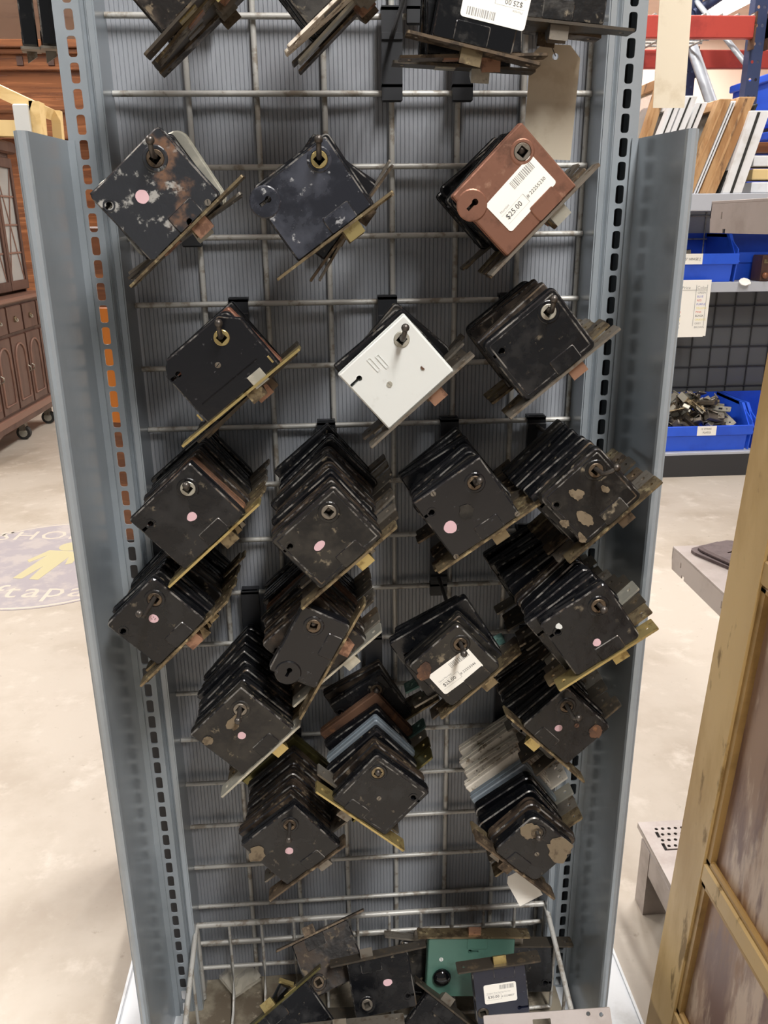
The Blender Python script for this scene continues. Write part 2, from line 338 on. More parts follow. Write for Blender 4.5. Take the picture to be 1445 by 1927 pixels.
def rack():
    R = tag(empty('display_rack', (-.04, 0, 0)), 'grey slotted metal display rack with side wings holding hooks of locks', 'rack')
    R0 = Vector((-.04, 0, 0))
    def fin(o): o.location = -R0; return o
    fin(upright(-1, R)); fin(upright(1, R))
    for sg, X in ((-1, XL), (1, XR)):
        s = 1 if sg < 0 else -1       # inward direction
        mb = MB()
        ztr, ztf, zb, yf = 1.407, 1.404, 0.13, -0.178
        t = .0016
        xo = X - s * .0005
        # web
        mb.hexa([(xo - s * t, yf, zb), (xo, yf, zb), (xo, -.049, zb), (xo - s * t, -.049, zb), (xo - s * t, yf, ztf), (xo, yf, ztf), (xo, -.049, ztr), (xo - s * t, -.049, ztr)])
        # rear flange in front of the post
        mb.box(xo, xo + s * .0075, -.0505, -.0485, zb, ztr)
        # rounded front return
        n = 5; pts = []
        for k in range(n + 1):
            q = PI * k / n / 1.0
            pts.append((xo - s * (.006 - .006 * math.cos(q)), yf - .006 * math.sin(q)))
        for k in range(n):
            (a, b), (c, d) = pts[k], pts[k + 1]
            mb.add([(a, b, zb), (c, d, zb), (c, d, ztf), (a, b, ztf)], [(0, 1, 2, 3) if s > 0 else (3, 2, 1, 0)], True)
        a, b = pts[-1]; mb.box(a - s * .0012, a, b, b + .02, zb, ztf)
        mb.add([(p[0], p[1], ztf) for p in pts], [tuple(range(n + 1))])
        fin(mb.build('side_wing', 'rack_paint', R))
    # fluted back panel
    mb = MB(); x0, x1, z0, z1 = XL + .03, XR - .03, .12, 1.86; n = 112; vs = []; fs = []
    for i in range(n):
        xa = x0 + (x1 - x0) * i / n; xb = x0 + (x1 - x0) * (i + 1) / n; d = .0007
        vs += [(xa, .0105 + .0009, z0), (xa + d, .0105, z0), (xb - d, .0105, z0), (xa, .0105 + .0009, z1), (xa + d, .0105, z1), (xb - d, .0105, z1)]
        o = 6 * i; fs += [(o, o + 1, o + 4, o + 3), (o + 1, o + 2, o + 5, o + 4)]
        if i < n - 1: fs.append((o + 2, o + 6, o + 9, o + 5))
    mb.add(vs, fs); mb.box(x0, x1, .0120, .0155, z0, z1)
    fin(mb.build('back_panel', 'panel', R))
    # base deck and plinth
    mb = MB().box(-.441, .368, -.44, .34, .135, .15, .002); fin(mb.build('base_deck', 'deck', R))
    mb = MB().box(-.425, .352, -.42, .32, 0.0, .135); fin(mb.build('plinth', 'rack_paint', R))
    mb = MB()                                             # raised edge strip round the deck
    mb.box(-.443, -.439, -.44, .34, .15, .154); fin(mb.build('deck_lip', 'deck', R))
    fin(MB().box(.366, .370, -.44, .34, .15, .154).build('deck_lip', 'deck', R))
    mb = MB().box(XL + .02, XR - .02, -.30, .009, .1502, .1535); fin(mb.build('dusty_tray', 'deck_dirty', R))
    return R
rack()
def grid():
    g = tag(empty('wire_grid_panel', (0, 0, .2)), 'grey steel wire grid panel fixed between the slotted posts', 'wire panel')
    hm = MB().tube([(XL + .042, 0, 0), (XR - .042, 0, 0)], .0034, 8).mesh('horizontal_wire')
    for j in range(-3, 18):
        z = W0 - j * G
        if z < .17: continue
        o = link('horizontal_wire', hm, 'wire', g); o.location = (0, -.0015, z - .2)
    vm = MB().tube([(0, 0, .17), (0, 0, W0 + 3.2 * G)], .0034, 8).mesh('vertical_wire')
    for i in range(-3, 4):
        if XL + .045 < i * G < XR - .04:
            o = link('vertical_wire', vm, 'wire', g); o.location = (i * G, .0055, -.2)
grid()

# ================================================================== LOCKS
# measured front locks: corner/hub pixels -> real size on the plane of the lock's face
ST = {
 'S1': ((297,236),(166,368),(247,542),(459,332),(292,298),(206,387),1),
 'S2': ((612,255),(471,367),(523,529),(741,362),(600.5,300),(506,377),1),
 'S3': ((983.5,232),(849,367),(925.7,521),(1129.4,310.7),(982.7,285.7),(891.5,378),1),
 'S4': ((433,576),(296,691.5),(344.6,842),(565.7,658),(417,635.5),(335,704),1),
 'S5': ((759,591),(638,707.6),(699,844),(893.6,669),(755.7,639),(676,712.6),1),
 'S6': ((1042,540),(908,651),(960,789),(1168,619),(1032,587),(945,661),1),
 'S7': ((356,871),(243,980),(319,1106),(490,948.6),(353.5,919.6),(282.5,985),1),
 'S8': ((627,913),(509,1019),(569,1147),(748,992),(618.7,963.7),(546,1028),1),
 'S9': ((903,861),(776.5,948),(825,1079),(1019,947),(893,908.5),(814,966),1),
 'S10': ((1124,838),(1016,939),(1070.6,1060),(1246.7,907),(1121,885),(1048.5,951.6),1),
 'S11': ((288,1087),(198.7,1176.6),(266,1292),(402,1158),(291,1128),(233,1188),1),
 'S12': ((568,1138),(507.7,1262),(566,1354),(689,1135.6),(590,1178),(544,1260),1),
 'S13': ((862.8,1176),(766,1254),(830.6,1353),(982,1227),(866,1212),(801,1269),1),
 'S14': ((1140,1099),(1013,1173),(1052,1300),(1239,1182),(1126,1140),(1049,1187),1),
 'S15': ((454,1294),(356.6,1383),(418,1500),(566,1365),(452,1335),(390,1391),1),
 'S16': ((706,1423),(812,1489),(759,1601),(593,1489),(711,1454),(780,1498),-1),
 'S17': ((1061,1298),(1154,1365),(1097.6,1472),(950.6,1345),(1066,1329),(1123.5,1377),-1),
 'S18': ((552,1514),(455,1593),(508,1695),(651,1590),(545,1552),(480,1602),1),
 'S19': ((1004,1535),(1085,1594),(1042,1692),(894,1581),(1010,1567),(1066,1605),-1),
}
def keyhole(cx, cy, sl=.0115, r=.0031, wd=.0017, m=1):
    P = []
    for k in range(11):
        q = PI + .55 - (-1) * 0 + (2 * PI - 1.1) * k / 10
        P.append((cx + r * math.cos(q), cy + r * math.sin(q)))
    P = [(cx - math.cos(.55 + (2 * PI - 1.1) * k / 10) * r, cy - math.sin(.55 + (2 * PI - 1.1) * k / 10) * r) for k in range(11)]
    P += [(cx - sl, cy + wd), (cx - sl, cy - wd)]
    return P
KT = .0165                        # case thickness
class Kind:
    def __init__(s, u0=-.070, u1=.019, v0=-.061, v1=.017, f0=-.098, f1=.043, key=(-.059, 0.0), style='plain', r=.003, m=1, disc=False, latch=(-.020, -.002), dead=False, T=KT):
        s.__dict__.update(locals()); s.meshes = {}
        s.make()
    def M2(s, P):
        if s.m > 0: return P
        return [(-a, b) for a, b in reversed(P)]
    def make(s):
        T = s.T; c = .0014; mm = s.meshes
        def outline(i):
            if s.style == 'chamfer':
                k = .016
                P = [(s.u1 - i, s.v0 + i), (s.u1 - i, s.v1 - k), (s.u1 - k, s.v1 - i), (s.u0 + .012, s.v1 - i), (s.u0 + i, s.v1 - .012), (s.u0 + i, s.v0 + i)]
            else:
                P = rrect(s.u0 + i, s.u1 - i, s.v0 + i, s.v1 - i, max(s.r - i, .0008), 5 if s.r > .004 else 2)
                # front corners stay square at the faceplate
            return s.M2(P)
        s.sl = min(.0125, s.key[0] - s.u0 - .0016); hk = s.M2(keyhole(*s.key, s.sl)); hh = s.M2(circ(0, 0, .0082, 20))
        mm['case'] = MB().plate(outline(0), [hh, hk], 0, T, outline(c), outline(c), c).mesh('case')
        # flange line: shallow lid edge half way up the side
        lip = MB().plate(outline(-.0008), [outline(.0004)[::-1][::-1]], T * .42, T * .54).mesh('seam'); mm['seam'] = lip
        sq = [(a, b) for a, b in circ(0, 0, .0058, 4, PI / 4 + .15)]
        mm['hub'] = MB().plate(circ(0, 0, .0080, 20), [sq], -.0006, T + .0012, circ(0, 0, .0074, 20), None, .0005).mesh('hub')
        cf = T / 2; fw = .011
        hf = [circ(s.f0 + .010, cf, .0026, 10), circ(s.f1 - .010, cf, .0026, 10)]
        fp = rrect(s.f0, s.f1, cf - fw, cf + fw, .0018, 2)
        P = MB().plate(s.M2(fp), [s.M2(h) for h in hf], 0, .0026)
        P.v = [(a, s.v0 - z, b) for a, b, z in P.v]; P.f = P.f
        mm['faceplate'] = P.mesh('faceplate')
        a, b = s.latch; v = s.v0 - .0026
        x0, x1 = (a, b) if s.m > 0 else (-b, -a)
        q = MB(); w0, w1 = cf - .0058, cf + .0058
        q.hexa([(x0, v + .001, w0), (x1, v + .001, w0), (x1, v + .001, w1), (x0, v + .001, w1), (x0, v - .005, w0), (x1, v - .005, w0), (x1, v - .0125, w1), (x0, v - .0125, w1)])
        mm['latch_bolt'] = q.mesh('latch_bolt')
        d = -.056; x0, x1 = (d, d + .020) if s.m > 0 else (-d - .020, -d)
        mm['dead_bolt'] = MB().box(x0, x1, v - .0012, v + .001, w0, w1).mesh('dead_bolt')
        # raised latch housing
        x0, x1 = (a - .010, b + .002) if s.m > 0 else (-b - .002, -a + .010)
        mm['latch_housing'] = MB().plate(rrect(x0, x1, s.v0 + .001, s.v0 + .018, .0018, 2), [], T, T + .0011, rrect(x0 + .0008, x1 - .0008, s.v0 + .001, s.v0 + .0172, .0014, 2), None, .0008).mesh('latch_housing')
        if s.style == 'bead':
            i = .0042; pl = outline(i); pl2 = outline(i + .0016); pl1 = outline(i + .0008); n = len(pl); q = MB()
            vs = [(a, b, T) for a, b in pl] + [(a, b, T + .0008) for a, b in pl1] + [(a, b, T) for a, b in pl2]
            fs = []
            for k in range(2):
                for j in range(n):
                    j2 = (j + 1) % n; fs.append((k * n + j, k * n + j2, (k + 1) * n + j2, (k + 1) * n + j))
            mm['rim_bead'] = q.add(vs, fs, True).mesh('rim_bead')
        if s.disc:
            kk = s.M2(keyhole(*s.key, s.sl)); cx = s.key[0] * s.m + (-.004 * s.m)
            mm['keyhole_disc'] = MB().plate(circ(cx, s.key[1], .0150, 26), [kk], T - .0002, T + .0012, circ(cx, s.key[1], .0138, 26), None, .0008).mesh('keyhole_disc')
        else:
            kk = s.M2(keyhole(*s.key, s.sl)); cx = s.key[0] * s.m
            oc = circ(cx, s.key[1], .0058, 16)
            ring = s.M2(circ(s.key[0], s.key[1], .0041, 14))
            mm['keyhole_ring'] = MB().plate(oc, [circ(cx, s.key[1], .0043, 14)], T, T + .0006).mesh('keyhole_ring')
        mm['hub_collar'] = MB().plate(circ(0, 0, .0118, 24), [circ(0, 0, .0086, 20)], T - .0001, T + .0009, circ(0, 0, .0108, 24), None, .0007).mesh('hub_collar')
        mm['screw'] = MB().plate(circ(0, 0, .0030, 12), [rrect(-.0026, .0026, -.0004, .0004, .0002, 1)], 0, .0009).mesh('screw')

def lock(kind, x, z, yfront, ang, mats, label, group, parts=('housing',), rot3=None, name='mortise_lock'):
    case, face, hubm, boltm = mats
    root = empty(name); mtx = None
    if rot3 is None:
        a = math.radians(ang); U = Vector((math.cos(a), 0, math.sin(a))); V = Vector((-math.sin(a), 0, math.cos(a))); Wv = Vector((0, -1, 0))
        loc = Vector((x, -yfront + kind.T, z))
    else:
        U, V, Wv, loc = rot3
    root.matrix_world = Matrix(((U.x, V.x, Wv.x, loc.x), (U.y, V.y, Wv.y, loc.y), (U.z, V.z, Wv.z, loc.z), (0, 0, 0, 1)))
    tag(root, label, 'door lock', group)
    mm = kind.meshes
    c = link('case', mm['case'], case, root)
    link('seam', mm['seam'], case, c)
    link('hub', mm['hub'], hubm, root)
    link('faceplate', mm['faceplate'], face, root)
    link('latch_bolt', mm['latch_bolt'], boltm, root)
    if kind.dead: link('dead_bolt', mm['dead_bolt'], boltm, root)
    if 'housing' in parts: link('latch_housing', mm['latch_housing'], case, c)
    if 'rim_bead' in mm: link('rim_bead', mm['rim_bead'], 'worn_glint_edge' if case.startswith('black') else case, c)  # bead highlights painted with the edge colour
    if 'detail' in parts:
        if 'keyhole_disc' in mm: link('keyhole_disc', mm['keyhole_disc'], case, root)
        else: link('keyhole_ring', mm['keyhole_ring'], case if 'ring' not in parts else hubm, root)
        link('hub_collar', mm['hub_collar'], case, c)
    root['T'] = kind.T
    del root['T']
    return root

def frame_of(s, yf):
    T, L, A, B, h, k, m = s
    P = [at_y(*p, -yf) for p in (T, L, A, B, h, k)]
    P = [Vector((p.x, p.z)) for p in P]; T, L, A, B, h, k = P
    u = (B - A).normalized(); v = Vector((-u.y, u.x)) * m
    cc = lambda p: ((p - h).dot(u), (p - h).dot(v))
    ang = math.degrees(math.atan2(u.y, u.x))
    if m < 0: ang -= 180
    return ang, u, v, h, cc(T), cc(L), cc(A), cc(B), cc(k), m
def front_kind(s, yf, **kw):
    ang, u, v, h, T, L, A, B, k, m = frame_of(s, yf)
    v1 = min(max((T[1] + L[1]) / 2, .012), .024)
    v0 = (A[1] + B[1]) / 2 + .0026
    args = dict(u0=L[0], u1=T[0], v0=v0, v1=v1, f0=A[0], f1=B[0], key=(k[0], 0.0), m=m); args.update(kw)
    return ang, h, Kind(**args)

K_GEN = [Kind(), Kind(style='bead', r=.0075), Kind(u0=-.067, u1=.022, v0=-.064, r=.005), Kind(u0=-.072, u1=.018, v0=-.058, v1=.020, r=.0015, dead=True)]
K_MIR = [Kind(m=-1), Kind(m=-1, style='bead', r=.0075), Kind(m=-1, r=.0015, dead=True)]
FACES = ['brass_old', 'steel', 'dark_steel', 'bronze', 'dark_steel', 'steel']
BOLTS = ['copper_bit', 'brass_old', 'steel', 'bronze']
DARK = ['black', 'black_dusty', 'black', 'black_brown', 'black', 'black_gloss']

def hook(x, zf, yf, zb, xb, tip=.02, up=.0, label='', tipdir=0.0, j=None):
    """peg hook: bracket clipped over two grid wires, long rod, ball tip"""
    h = tag(empty('peg_hook', (xb, -.012, zb)), label, 'hook', 'peg hooks on the wire grid')
    j = math.floor((W0 - zb) / G + .2) if j is None else j; zt = W0 - j * G - zb
    mb = MB(); wd = .0115
    mb.box(-wd, wd, -.004, .0035, zt - G - .010, zt + .008, .0015)
    mb.box(-wd, wd, -.004, .0135, zt + .0035, zt + .008); mb.box(-wd, wd, -.004, .0085, zt - G + .0045, zt - G + .0075)
    b = mb.build('bracket', 'hook_black', h)
    mb = MB().box(-wd, wd, -.0065, -.003, -.004, .004, .001); mb.build('cross_bar', 'hook_black', b)
    dx, dz, dy = x - xb, zf - zb, yf - .012
    n = Vector((dx, -dy, dz)); e = n.normalized()
    P0 = Vector((0, 0, 0)); P1 = n + e * tip
    pts = [P0, P0.lerp(P1, .5), P1]
    if up > 0:
        pts += [P1 + Vector((tipdir * up, -.35 * up, .55 * up)), P1 + Vector((tipdir * up * 1.6, -.45 * up, up))]
    rd = MB().tube(pts, .0026, 8).build('rod', 'hook_rod', h)
    MB().sphere(pts[-1], .0042).build('tip', 'hook_rod', rd)
    return h

def dot_at(root, kind, u, v, r, seed, sx=1.0):
    MB().plate(blob(u * kind.m, v, r, seed, 20, .12, sx), [], kind.T + .00005, kind.T + .0004).build('price_dot', 'dot', root)
def crust(root, kind, u, v, r, seed, m='rust', sx=1.0):
    hole = []
    if abs(u) + abs(v) < .02: hole = [circ(0, 0, .0086, 14)]
    MB().plate(blob(u * kind.m, v, r, seed, 22, .55, sx), [h for h in hole if r > .012], kind.T + .0002, kind.T + .0011).build('rust_crust', m, root)
def screw_at(root, kind, u, v, m='steel'):
    o = link('screw', kind.meshes['screw'], m, root); o.location = (u * kind.m, v, kind.T - .0001); o.rotation_euler = (0, 0, random.uniform(0, 3))
def sticker(parent, T, cx, cy, wd, ht, ang, price, num, small, seed=1):
    R = Matrix.Translation((cx, cy, T)) @ Matrix.Rotation(ang, 4, 'Z')
    s = MB().plate(rrect(-wd / 2, wd / 2, -ht / 2, ht / 2, .003, 4), [], .0002, .0006).xf(R).build('price_sticker', 'paper', parent)
    rd = random.Random(seed); mb = MB(); x = -.02 * wd
    while x < wd * .42:
        b = rd.choice((.0006, .0009, .0013)); mb.box(x, x + b, ht * .20, ht * .42, .0006, .0007); x += b + rd.choice((.0005, .0008, .0010))
    mb.xf(R).build('barcode', 'ink_grey', s)
    mb = MB(); text_mb(mb, price, -wd * .40, -ht * .22, ht * .20, .0007); text_mb(mb, num, wd * .03, -ht * .22, min(ht * .165, wd * .45 / (len(num) * .56)), .0007); mb.xf(R).build('printed_price', 'ink', s)
    mb = MB(); text_mb(mb, small, -wd * .42, ht * .02, ht * .10, .0007)
    mb.box(-wd * .44, wd * .02, ht * -.035, ht * -.03, .0006, .0007); mb.box(-wd * .44, wd * .02, ht * -.31, ht * -.305, .0006, .0007); mb.box(wd * .015, wd * .022, ht * -.31, ht * -.03, .0006, .0007)
    mb.xf(R).build('small_print', 'ink_grey', s)
    return s
def loc_uv(s, yf, px, py):
    ang, u, v, h, *_ = frame_of(s, yf)
    p = at_y(px, py, -yf); q = Vector((p.x, p.z)) - h
    return q.dot(u), q.dot(v)

CN = {'black': 'black', 'black_dusty': 'dusty black', 'black_brown': 'brown-grimed', 'black_gloss': 'glossy black', 'black_new': 'smooth black', 'rust': 'rusty', 'zinc': 'zinc', 'copper': 'copper', 'galv': 'steel', 'white_crust': 'chipped white'}
FN = {'brass_old': 'old brass', 'steel': 'steel', 'dark_steel': 'dark steel', 'bronze': 'bronze', 'brass': 'brass', 'galv': 'pale steel', 'olive': 'olive', 'patina': 'green-stained', 'white_crust': 'white'}
ORD = ['first', 'second', 'third', 'fourth', 'fifth', 'sixth', 'seventh', 'eighth', 'ninth', 'tenth']
def describe(mt, k, back_label):
    what = back_label.replace('black mortise lock hung behind ', '').replace(' on its hook', '')
    return '%s lock with %s faceplate, %s behind %s' % (CN.get(mt[0], 'black'), FN.get(mt[1], 'metal'), ORD[k - 1], what)
PITCH_L = .0226
def stack(key, yf, n, front_label, back_label, mats, kw={}, back=None, dz=0.0, tip=.02, up=0.0, tipdir=0.0, jit=3.0, angs=None, hooklabel='', detail=('housing', 'detail'), dxb=0.0):
    s = ST[key]
    ang, h, K = front_kind(s, yf, **kw)
    back = back or {}
    root = lock(K, h.x, h.y, yf, ang, mats, front_label, None, detail)
    out = [root]; grp = 'locks behind the ' + key
    ze = h.y + .0018
    # rod runs from the wall to the front hub
    L = yf - .012; zb = ze + dz; xb = h.x + dxb
    rd = random.Random(key)
    pool = K_GEN if s[6] > 0 else K_MIR
    base_ang = ang
    for k in range(1, n):
        y = yf - k * PITCH_L
        if y < .034: break
        t = (yf - y) / L
        x = h.x + dxb * t; z = h.y + dz * t
        sp = back.get(k, {})
        kd = sp.get('kind', rd.choice(pool))
        a = base_ang + sp.get('da', rd.uniform(-jit, jit))
        if 'ang' in sp: a = sp['ang']
        mt = sp.get('mats', (rd.choice(DARK), rd.choice(FACES), rd.choice(['bronze', 'dark_steel', 'steel']), rd.choice(BOLTS)))
        lb = sp.get('label') or describe(mt, k, back_label); gp = back_label.replace('black mortise lock ', 'locks ')
        out.append(lock(kd, x + rd.uniform(-.0008, .0008), z + rd.uniform(-.0006, .0006), y, a, mt, lb, gp, ('housing',)))
    hook(h.x, ze, yf, zb, xb, tip, up, hooklabel or 'black wire peg hook whose rod carries locks', tipdir)
    return K, root, out

BK = lambda s: 'black mortise lock hung behind ' + s + ' on its hook'
HK = lambda s: 'peg hook with dark rod and black bracket carrying ' + s
def px(key, yf, root, K, kind, x, y, r, seed=1, **k):
    u, v = loc_uv(ST[key], yf, x, y)
    (dot_at if kind == 'dot' else crust)(root, K, u, v, r, seed, **k)

# --- row one
K, r, _ = stack('S1', .20, 4, 'rust-speckled dark lock with pink dot near left post', BK('the rust-speckled lock'), ('black_rusty', 'brass_old', 'bronze', 'copper_bit'), dict(r=.004, dead=True),
    back={1: dict(da=-3, mats=('black', 'dark_steel', 'steel', 'brass_old')), 2: dict(da=-6, mats=('black_dusty', 'steel', 'steel', 'galv')), 3: dict(da=-9, kind=Kind(u0=-.078, u1=.030, v1=.022, r=.012), mats=('galv', 'steel', 'steel', 'galv'), label='bare pale steel lock at the back of the rust-speckled lock')},
    tip=.012, up=.012, hooklabel=HK('the rust-speckled lock'))
px('S1', .20, r, K, 'dot', 268, 370, .0062, 3); screw_at(r, K, *loc_uv(ST['S1'], .2, 391, 381), 'steel'); px('S1', .20, r, K, 'crust', 356, 417, .0028, 5, m='copper_bit')
K, r, _ = stack('S2', .19, 4, 'blue-black lock with raised round keyhole disc and brass edge', BK('the blue-black lock with keyhole disc'), ('black_grey', 'brass_old', 'brass', 'brass'), dict(r=.002, disc=True),
    back={1: dict(da=-1, mats=('black', 'brass_old', 'steel', 'brass_old')), 2: dict(da=17, mats=('black_new', 'bronze', 'steel', 'bronze')), 3: dict(da=22, mats=('black', 'steel', 'steel', 'bronze'))}, tip=.012, up=.014, hooklabel=HK('the blue-black lock'))
K, r, _ = stack('S3', .20, 7, 'copper-plated lock with white price sticker, round keyhole disc', BK('the copper lock'), ('copper', 'steel', 'steel', 'galv'), dict(r=.0015, disc=True),
    back={2: dict(kind=K_GEN[1]), 3: dict(kind=K_GEN[1], da=5), 5: dict(da=-7, mats=('black_gloss', 'dark_steel', 'steel', 'steel'))}, tip=-.004, hooklabel=HK('the copper lock'))
u0, v0 = loc_uv(ST['S3'], .20, 980, 365); sticker(r, K.T, u0, v0, .062, .036, math.radians(1.5), '$25.00', '# 22255230', 'Mortise', 2)
# --- row two
K, r, _ = stack('S4', .20, 5, 'smooth black lock with clipped corners and bright brass faceplate', BK('the clipped-corner lock'), ('black_new', 'brass', 'brass', 'brass_old'), dict(style='chamfer'),
    back={1: dict(kind=K_GEN[1], da=2), 2: dict(da=5, mats=('copper', 'dark_steel', 'steel', 'bronze'), label='copper brown lock second behind the clipped-corner black lock'), 3: dict(da=-1), 4: dict(da=1, mats=('black_gloss', 'dark_steel', 'steel', 'steel'))}, tip=.010, up=.014, hooklabel=HK('the clipped-corner lock'), detail=())
ks = [(loc_uv(ST['S4'], .2, *p)) for p in ((381, 760), (483, 675))]
mb = MB(); a, b = ks; dv = Vector((b[0] - a[0], b[1] - a[1])).normalized(); nv = Vector((-dv.y, dv.x)) * .0007
mb.hexa([(a[0] - nv.x, a[1] - nv.y, K.T), (b[0] - nv.x, b[1] - nv.y, K.T), (b[0] + nv.x, b[1] + nv.y, K.T), (a[0] + nv.x, a[1] + nv.y, K.T)] + [(p[0], p[1], K.T + .0009) for p in (a, b)] + [(b[0] + nv.x * .3, b[1] + nv.y * .3, K.T + .0009), (a[0] + nv.x * .3, a[1] + nv.y * .3, K.T + .0009)])
mb.build('pressed_ridge', 'black_new', r)
for q in ((376, 786), (509, 676)):
    a = loc_uv(ST['S4'], .2, *q); MB().box(a[0] - .001, a[0] + .001, a[1] - .0042, a[1] + .0042, K.T - .0005, K.T + .0008, .0003).build('brass_rivet', 'brass', r)
a = loc_uv(ST['S4'], .2, 484, 710); MB().box(a[0] - .0085, a[0] + .0085, a[1] - .009, a[1] + .006, K.T - .0004, K.T + .0009, .0004).build('latch_plate', 'galv', r)
for q in ((478, 717), (491, 706), (410, 687)): screw_at(r, K, *loc_uv(ST['S4'], .2, *q), 'steel')
K, r, _ = stack('S5', .20, 5, 'white-faced mortise lock with two pressed slots', BK('the white-faced lock'), ('white', 'steel', 'galv', 'copper_bit'), dict(r=.001),
    back={1: dict(da=-3, kind=K_GEN[3]), 2: dict(kind=K_GEN[1], da=-2), 3: dict(kind=K_GEN[1], da=3), 4: dict(kind=K_GEN[2], da=8)}, tip=.014, up=.012, tipdir=.1, hooklabel=HK('the white-faced lock'), detail=())
for q in ((703, 686), (719, 680)):
    a = loc_uv(ST['S5'], .2, *q); MB().plate(rrect(a[0] - .0022, a[0] + .0022, a[1] - .0085, a[1] + .0085, .0008, 2), [rrect(a[0] - .0015, a[0] + .0015, a[1] - .0075, a[1] + .0075, .0006, 2)], K.T - .0001, K.T + .0006).build('pressed_slot', 'white', r)
screw_at(r, K, *loc_uv(ST['S5'], .2, 733, 723), 'galv'); px('S5', .20, r, K, 'crust', 795, 693, .0022, 8, sx=.6)
K, r, _ = stack('S6', .20, 6, 'plain black lock with copper latch bolt beside right post', BK('the black lock beside the right post'), ('black', 'steel', 'galv', 'copper_bit'), dict(style='bead', r=.006),
    back={1: dict(da=2), 2: dict(da=4), 3: dict(da=-2)}, tip=.012, up=.012, hooklabel=HK('the black lock by the right post'))
# --- row three
K, r, _ = stack('S7', .20, 8, 'black lock with oval pink dot and long brass edge plate', BK('the lock with oval pink dot'), ('black', 'brass', 'galv', 'brass_old'), dict(r=.0015),
    back={1: dict(da=1, mats=('rust', 'brass_old', 'steel', 'brass_old'), label='brown rusted lock directly behind the oval pink dot lock'), 2: dict(mats=('black_brown', 'brass_old', 'steel', 'steel')), 3: dict(mats=('black_dusty', 'brass_old', 'steel', 'steel'))}, tip=.006, up=.004, hooklabel=HK('the oval pink dot lock'))
px('S7', .20, r, K, 'dot', 361, 972, .0048, 4, sx=1.15)
K, r, _ = stack('S8', .225, 9, 'beaded-rim black lock with tiny pink dot and brass latch', BK('the beaded-rim lock'), ('black_dusty', 'brass_old', 'steel', 'brass'), dict(style='bead', r=.0045),
    back={7: dict(kind=Kind(r=.009), mats=('black_gloss', 'steel', 'steel', 'steel'), da=1), 1: dict(kind=K_GEN[0]), 2: dict(kind=K_GEN[0]), 5: dict(mats=('black_brown', 'steel', 'steel', 'steel'))}, dz=.028, tip=-.006, jit=2.5, hooklabel=HK('the beaded-rim lock'))
px('S8', .225, r, K, 'dot', 601, 1027, .0043, 5, sx=1.6)
K, r, _ = stack('S9', .20, 7, 'black lock with large pink blotch and scorched oval mark', BK('the lock with the large pink blotch'), ('black_new', 'brass_old', 'bronze', 'brass_old'), dict(r=.0015),
    back={1: dict(da=3, kind=K_GEN[1]), 2: dict(da=6, kind=K_GEN[1]), 3: dict(da=5, kind=K_GEN[1]), 6: dict(da=4, mats=('black_gloss', 'dark_steel', 'steel', 'steel'))}, tip=.010, up=.004, tipdir=.5, hooklabel=HK('the lock with pink blotch'))
px('S9', .20, r, K, 'dot', 847, 992, .0072, 6); px('S9', .20, r, K, 'crust', 878, 961, .0085, 7, m='black_dusty')
for q in ((858, 1047), (973, 967), (815, 929)): screw_at(r, K, *loc_uv(ST['S9'], .2, *q), 'steel')
K, r, _ = stack('S10', .215, 6, 'dust-smeared black lock with hooked rod tip by right wing', BK('the dust-smeared lock'), ('black_dusty', 'brass_old', 'bronze', 'bronze'), dict(style='bead', r=.007),
    back={1: dict(da=1, kind=K_GEN[0], mats=('black', 'steel', 'steel', 'steel')), 2: dict(da=-1, kind=K_GEN[0]), 3: dict(da=2)}, tip=.022, up=.008, tipdir=.9, dxb=-.014, hooklabel=HK('the dust-smeared lock'))
for i, (qx, qy, rr) in enumerate(((1085, 930, .008), (1100, 975, .010), (1062, 985, .006), (1140, 920, .005), (1095, 1012, .006))):
    px('S10', .215, r, K, 'crust', qx, qy, rr, 40 + i, m='dirt', sx=.7)
# --- row four
K, r, _ = stack('S11', .20, 8, 'black lock with doodled pink dot touching left wing', BK('the doodled pink dot lock'), ('black', 'brass_old', 'bronze', 'copper_bit'), dict(r=.004),
    back={k: dict(mats=(random.choice(['black', 'black_brown']), 'brass_old', 'steel', 'brass_old')) for k in range(1, 8)}, tip=.045, up=.004, tipdir=-.6, dxb=.01, hooklabel=HK('the doodled pink dot lock'))
px('S11', .20, r, K, 'dot', 289, 1164, .0052, 9)
u0, v0 = loc_uv(ST['S11'], .2, 289, 1164); mb = MB()
for (a, b) in ((-.0015, .0012), (.0015, .0014), (.0002, -.0018), (.0016, -.0012)): mb.box(u0 + a - .0004, u0 + a + .0004, v0 + b - .0006, v0 + b + .0006, K.T + .0004, K.T + .0005)
mb.build('doodle', 'ink', r)
K, r, _ = stack('S12', .215, 9, 'narrow tilted black lock with round keyhole disc, thin brass edge', BK('the narrow tilted lock'), ('black_new', 'brass_old', 'bronze', 'copper_bit'), dict(r=.004, disc=True),
    back={1: dict(ang=42, kind=K_GEN[2], mats=('black_brown', 'galv', 'steel', 'galv'), label='grimy lock with pale plate edge right behind the narrow tilted lock'), 2: dict(ang=43, mats=('black_brown', 'steel', 'steel', 'copper_bit')), 3: dict(ang=41, mats=('black_brown', 'bronze', 'steel', 'copper_bit')),
          4: dict(ang=44), 5: dict(ang=42, mats=('rust', 'steel', 'steel', 'steel'), label='rusty lock deep behind the narrow tilted lock'), 6: dict(ang=42), 7: dict(ang=43), 8: dict(ang=41)}, tip=-.004, hooklabel=HK('the narrow tilted lock'))
